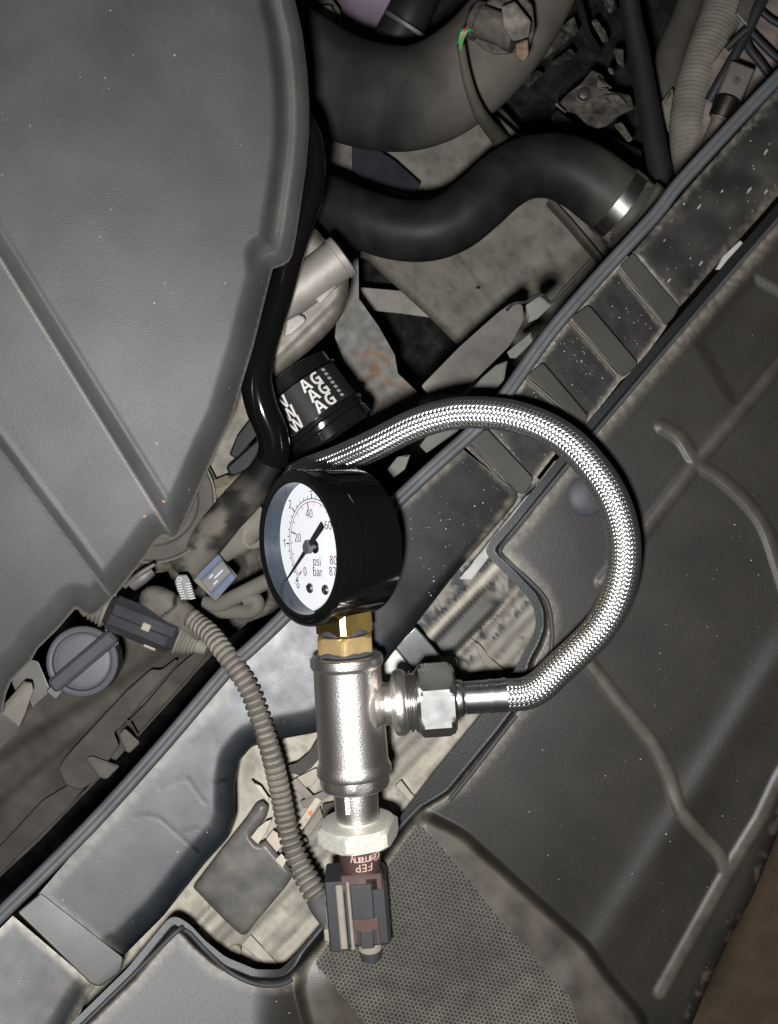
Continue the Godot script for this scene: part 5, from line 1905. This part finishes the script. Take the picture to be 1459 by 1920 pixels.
func build_top_corner() -> void:
	var pos := func(p: Vector3) -> Vector2: return Vector2(p.x, p.z) * 3500.0
	hose("intake_pipe", "fat dusty black intake pipe across the top, behind the engine cover edge", [[480, 60, -120, 92], [560, 118, -120, 94], [640, 165, -120, 95], [730, 186, -120, 94], [800, 178, -120, 92], [868, 140, -122, 90], [930, 80, -126, 88], [985, 0, -130, 84], [1030, -80, -134, 80]], func(i, p): return ddust(Vector2.ZERO, clampf(smooth(0.0, 0.05, p.x) * 0.6 + 0.02 + 0.16 * (n2(pos.call(p), 0.01) - 0.35), 0.01, 0.7), Color(0.01, 0.01, 0.01)), M.dusty_soft)
	var c := hose("coolant_hose", "S-shaped black rubber coolant hose with a metal clamp at its right end", [[500, 330, -110, 50], [560, 362, -104, 52], [618, 385, -98, 53], [680, 412, -94, 55], [740, 430, -92, 56], [800, 433, -90, 56], [852, 416, -90, 56], [898, 380, -90, 56], [945, 338, -92, 56], [990, 315, -94, 57], [1040, 312, -96, 60], [1090, 330, -98, 63], [1135, 362, -100, 65], [1185, 402, -102, 66], [1230, 438, -104, 66]], func(i, p): return ddust(Vector2.ZERO, clampf(0.015 + 0.26 * smooth(0.08, 0.11, p.x) + 0.06 * (n2(pos.call(p), 0.02) - 0.4), 0.0, 0.6), Color(0.006, 0.0065, 0.0065)), M.rubber)
	var mb := MB.new()
	mb.col = Color(0.8, 0.8, 0.78)
	var k0 := P(1155, 378, -101)
	var k1 := P(1200, 414, -103)
	lathe(mb, k0, k1 - k0, [[-2.0, 15.5], [-2.0, 16.7], [4.5, 16.7], [4.5, 15.5]], 64)
	part(c, "clamp_band", mb, M.chrome, 30.0)
	mb = MB.new()
	mb.col = ddust(Vector2.ZERO, 0.75)
	lathe(mb, k0, k1 - k0, [[4.5, 16.2], [9.0, 16.2], [9.6, 17.6], [14.0, 17.6], [14.0, 0]], 64)
	part(c, "stub", mb, M.dusty_soft, 30.0)

	# purple-grey bottle and pipe behind
	var r := thing("reservoir", "purplish grey rounded plastic reservoir at the top edge, behind the intake pipe", "reservoir", P(710, 10, -190))
	mb = MB.new()
	mb.col = Color(0.2, 0.15, 0.2)
	lathe(mb, P(715, -20, -250), Vector3(0, 1, 0.05), [[-60, 30], [20, 30], [34, 27], [42, 21], [47, 12], [48, 0]], 60)
	part(r, "bottle", mb, M.plain, 60.0)
	var bp := hose("black_pipe", "short black pipe between the reservoir and the intake pipe", [[800, -60, -190, 44], [770, 20, -190, 42], [742, 70, -195, 40], [710, 130, -200, 40]], func(i, p): return Color(0.014, 0.014, 0.014), M.rubber, 28)
	mb = MB.new()
	mb.col = Color(0.5, 0.5, 0.48)
	var q0 := P(790, -6, -190)
	lathe(mb, P(765, 50, -186), P(742, 70, -195) - P(770, 20, -190), [[-1.2, 14.0], [-0.8, 14.6], [0.8, 14.6], [1.2, 14.0]], 40)
	part(bp, "clip_ring", mb, M.alloy)
	var sp := thing("dirty_casting", "dirty cast metal lumps left of the reservoir, at the top edge", "casting", P(610, 30, -210))
	for q in [[V2([560, -20, 610, -20, 640, 20, 640, 60, 610, 66, 580, 40]), -200.0, 0.55], [V2([600, 10, 622, 8, 632, 36, 622, 60, 606, 44]), -185.0, 0.9]]:
		mb = MB.new()
		prism(mb, q[0], q[1], -240.0, 6.0, 10.0)
		mb.c.fill(ddust(Vector2.ZERO, q[2]) * 1.3)
		part(sp, "lump", mb, M.dusty)

	# sensor on the intake pipe
	var a := thing("map_sensor", "dusty sensor with its cable plug on top of the fat intake pipe", "sensor", P(940, 60, -90))
	var sc := ddust(Vector2.ZERO, 0.62)
	mb = MB.new()
	mb.col = sc
	prism(mb, V2([872, 30, 884, 14, 900, 8, 930, -6, 972, -20, 1000, 10, 1004, 60, 990, 92, 960, 100, 930, 104, 905, 92, 884, 70]), -72.0, -110.0, 5.0, 10.0)
	part(a, "flange", mb, M.dusty)
	mb = MB.new()
	mb.col = ddust(Vector2.ZERO, 0.5)
	var pa := P(880, 34, -66)
	var pb := P(960, 62, -62)
	lathe(mb, pa, pb - pa, [[0, 0], [0, 3.4], [0.8, 4.4], [2.0, 4.4], [2.2, 7.8], [4.4, 8.0], [4.8, 6.6], [16, 6.6], [18, 7.4], [22, 7.4], [22, 0]], 40)
	part(a, "plug", mb, M.dusty)
	mb = MB.new()
	mb.col = ddust(Vector2.ZERO, 0.8)
	prism(mb, V2([940, 12, 966, 2, 996, 40, 992, 70, 962, 78, 944, 52]), -54.0, -75.0, 4.0, 5.0)
	part(a, "body", mb, M.dusty)
	mb = MB.new()
	mb.col = Color(0.19, 0.13, 0.085)
	prism(mb, V2([966, 82, 990, 72, 992, 102, 984, 118, 968, 106]), -60.0, -80.0, 4.0, 5.0)
	part(a, "screw_lug", mb, M.dusty)
	for w in [[Color(0.3, 0.04, 0.035), 0.0], [Color(0.02, 0.22, 0.06), 4.0], [Color(0.03, 0.25, 0.08), -4.0]]:
		mb = MB.new()
		mb.col = w[0]
		pipe(mb, [[884 + w[1] * 2.0, 40 + absf(w[1]) * 4.0, -64, 0.7], [872 + w[1], 58, -60, 0.7], [865 + w[1] * 0.6, 74, -62, 0.7], [864, 92, -66, 0.7]], 10, 6)
		part(a, "wire", mb, M.plain, 60.0)
	hose("sleeved_cable", "dark sleeved cable hanging from the sensor plug over the intake pipe", [[864, 84, -68, 8], [872, 130, -74, 9], [884, 175, -80, 10], [900, 212, -92, 12], [920, 240, -112, 14], [945, 270, -140, 16]], func(i, p): return ddust(Vector2.ZERO, 0.34), M.dusty_soft, 16)
	var fl := thing("shroud_tab", "dusty moulded tab with a slot, below the end of the sleeved cable", "tab", P(950, 245, -150))
	mb = MB.new()
	prism(mb, V2([905, 206, 930, 214, 976, 256, 960, 278, 930, 270]), -150.0, -190.0, 4.0, 5.0)
	mb.c.fill(ddust(Vector2.ZERO, 0.4))
	part(fl, "tab", mb, M.dusty_soft)

	# bolt flange and odd castings in the dark
	var b := thing("bolted_casting", "grey bolted casting with webs in the dark top right, left of the thin black hose", "casting", P(1110, 190, -190))
	for q in [[V2([1042, 200, 1068, 172, 1090, 156, 1110, 130, 1130, 140, 1140, 170, 1182, 178, 1190, 204, 1160, 218, 1140, 236, 1120, 242, 1100, 234, 1078, 212, 1062, 210]), -180.0, 0.5], [V2([1120, 140, 1150, 166, 1118, 168]), -172.0, 0.75], [V2([1130, 178, 1160, 176, 1178, 196, 1150, 206]), -172.0, 0.7], [V2([1138, 126, 1150, 128, 1152, 142, 1142, 138]), -170.0, 0.9], [V2([1040, 192, 1060, 206, 1062, 214, 1046, 202]), -165.0, 0.95], [V2([1150, 90, 1170, 92, 1170, 130, 1156, 118]), -185.0, 0.6], [V2([1150, 234, 1166, 228, 1188, 262, 1178, 268]), -182.0, 0.9]]:
		mb = MB.new()
		prism(mb, q[0], q[1], -225.0, 4.0, 5.0)
		mb.c.fill(ddust(Vector2.ZERO, q[2]))
		part(b, "web", mb, M.dusty)
	mb = MB.new()
	mb.col = Color(0.09, 0.08, 0.08)
	lathe(mb, P(1093, 180, -180), Vector3.UP, [[0, 4.0], [0.6, 4.0], [0.8, 3.0], [4.0, 3.0], [4.6, 2.2], [4.6, 0]], 30)
	part(b, "bolt", mb, M.zinc)
	var bl := thing("black_girder", "black frame arm crossing under the bolted casting in the top right", "frame", P(1080, 230, -200))
	for q in [[V2([1030, 220, 1044, 204, 1090, 240, 1150, 256, 1206, 284, 1200, 300, 1150, 290, 1080, 262]), -196.0, 0.05], [V2([1075, -10, 1090, -10, 1108, 60, 1128, 90, 1120, 110, 1096, 60]), -180.0, 0.02], [V2([1100, -20, 1150, -20, 1160, 20, 1144, 30, 1110, 0]), -190.0, 0.03]]:
		mb = MB.new()
		prism(mb, q[0], q[1], -230.0, 4.0, 6.0)
		mb.c.fill(ddust(Vector2.ZERO, q[2]))
		part(bl, "arm", mb, M.gloss)
	var lum := thing("mud_ledge", "muddy rough ledges in the dark between intake pipe and thin black hose", "ledge", P(1040, 90, -215))
	for q in [[V2([1000, 100, 1030, 70, 1076, 30, 1086, 60, 1040, 96, 1012, 116]), -205.0, 0.55], [V2([1030, 120, 1070, 90, 1080, 104, 1040, 130]), -205.0, 0.4], [V2([1108, 40, 1118, 34, 1136, 60, 1142, 78, 1130, 80]), -195.0, 0.85], [V2([1126, -10, 1150, -10, 1152, 12, 1144, 26, 1134, 10]), -178.0, 0.7], [V2([980, 150, 1010, 130, 1020, 140, 985, 170]), -215.0, 0.35]]:
		mb = MB.new()
		field(mb, fillet(q[0], 4.0, 2), 4.0, func(p, s): return q[1] + 6.0 * n2(p, 0.06), func(p, s): return ddust(p, q[2] * (0.2 + 0.9 * n2(p, 0.08))), -235.0)
		part(lum, "ledge", mb, M.dusty, 180.0)

	hose("thin_black_hose", "straight thin black hose running down from the top edge to the seal", [[1174, -40, -150, 18], [1186, 40, -148, 19], [1200, 110, -145, 20], [1214, 190, -140, 21], [1232, 290, -132, 22], [1252, 380, -125, 24]], func(i, p): return Color(0.008, 0.008, 0.0095), M.plain, 20)
	# finely ribbed beige hose
	var rows := []
	for q in [[1372, -50, -130, 40], [1356, 20, -130, 40], [1332, 80, -128, 38], [1310, 140, -126, 36], [1296, 195, -124, 35], [1290, 250, -122, 34], [1296, 310, -120, 32], [1312, 370, -118, 30]]:
		rows.append([q[0], q[1], q[2], mm(q[3], q[2])])
	var line := even(spline(rows, 8), 0.0006)
	var rh := thing("ribbed_hose", "finely ribbed beige hose in the top right corner", "hose", P(1310, 140, -126))
	mb = MB.new()
	tube(mb, line, 32, true, func(i, th): return 1.0 + 0.018 * sin(i * TAU / 3.6), func(i, p): return ddust(Vector2.ZERO, 0.72 + 0.2 * n2(pos.call(p), 0.03)))
	part(rh, "wall", mb, M.dusty_soft, 60.0)
	hose("grey_hose", "dim grey hose left of the ribbed beige hose", [[1316, -60, -190, 26], [1286, 30, -190, 26], [1262, 90, -192, 28], [1250, 150, -196, 30], [1230, 220, -205, 34]], func(i, p): return ddust(Vector2.ZERO, 0.28), M.dusty_soft, 24)
	var gr := thing("washer_neck", "pale dusty stub behind the lower end of the ribbed beige hose", "stub", P(1250, 200, -170))
	mb = MB.new()
	prism(mb, V2([1236, 196, 1262, 162, 1270, 230, 1262, 262, 1238, 226]), -168.0, -200.0, 5.0, 8.0)
	mb.c.fill(ddust(Vector2.ZERO, 0.75))
	part(gr, "stub", mb, M.dusty_soft)

	# gas valve
	var v := thing("gas_strut", "dusty metal strut end with a round socket, between ribbed hose and seal", "strut", P(1350, 190, -70))
	var v0 := P(1318, 300, -72)
	var v1 := P(1390, 128, -66)
	var vd := (v1 - v0).normalized()
	mb = MB.new()
	mb.col = Color(0.5, 0.46, 0.4)
	var len := v0.distance_to(v1) * 1000.0
	lathe(mb, v0, vd, [[-6, 3.4], [len * 0.42, 3.4], [len * 0.44, 4.4], [len * 0.47, 4.4]], 30)
	part(v, "rod", mb, M.alloy)
	mb = MB.new()
	mb.col = Color(0.35, 0.33, 0.31)
	lathe(mb, v0, vd, [[len * 0.45, 4.0], [len * 0.46, 5.2], [len * 0.66, 5.6], [len * 0.68, 5.0], [len * 0.68, 0]], 30)
	part(v, "socket", mb, M.chrome)
	mb = MB.new()
	mb.col = Color(0.3, 0.28, 0.26)
	rbox(mb, v0 + vd * len * 0.00084, vd * 0.0075, Vector3.UP * 0.002, vd.cross(Vector3.UP).normalized() * 0.0055, 0.0008)
	part(v, "bracket_plate", mb, M.alloy)
	mb = MB.new()
	mb.col = Color(0.03, 0.03, 0.03)
	lathe(mb, v0 + vd * len * 0.00085 + Vector3.UP * 0.002, Vector3.UP, [[-1, 1.6], [0.4, 1.6], [0.5, 0]], 20)
	part(v, "hole", mb, M.plain)

	var wl := thing("wing_panel", "dusty brown wing panel with thin black pipes crossing it, in the top right corner", "panel", P(1430, 80, -90))
	mb = MB.new()
	field(mb, V2([1336, 120, 1380, 60, 1420, -60, 1560, -60, 1560, 80, 1440, 190, 1330, 320, 1300, 330]), 8.0, func(p, s): return -96.0 + 3.0 * n2(p, 0.02), func(p, s): return ddust(p, 0.55 + 0.35 * n2(p, 0.02) - 0.3 * n2(p, 0.06)).lerp(Color(0.14, 0.1, 0.085), 0.4), -120.0)
	part(wl, "sheet", mb, M.dusty_soft, 180.0)
	for rows2 in [[[1400, 66, -80, 1.8], [1404, 90, -80, 1.8], [1424, 116, -80, 1.8], [1446, 146, -80, 1.8], [1470, 180, -80, 1.8]], [[1408, 60, -78, 1.6], [1430, 84, -78, 1.6], [1460, 112, -78, 1.6], [1500, 140, -78, 1.6]], [[1424, 18, -80, 1.4], [1450, 40, -80, 1.4], [1500, 64, -80, 1.4]], [[1450, -40, -70, 2.6], [1424, 10, -70, 2.6], [1404, 52, -72, 2.4], [1380, 100, -74, 2.2], [1352, 150, -78, 2.4], [1330, 190, -82, 2.4]], [[1400, 56, -70, 1.6], [1380, 74, -72, 1.6], [1362, 92, -74, 1.6]]]:
		mb = MB.new()
		mb.col = Color(0.014, 0.015, 0.015)
		pipe(mb, rows2, 14, 6)
		part(wl, "thin_pipe", mb, M.rubber, 60.0)
	var db := thing("dark_box", "dark brown box at the top edge beside the ribbed beige hose", "box", P(1400, 20, -80))
	mb = MB.new()
	prism(mb, V2([1378, 26, 1396, -20, 1430, -20, 1416, 40, 1400, 50]), -70.0, -96.0, 4.0, 4.0)
	mb.c.fill(Color(0.035, 0.028, 0.02))
	part(db, "box", mb, M.plain)
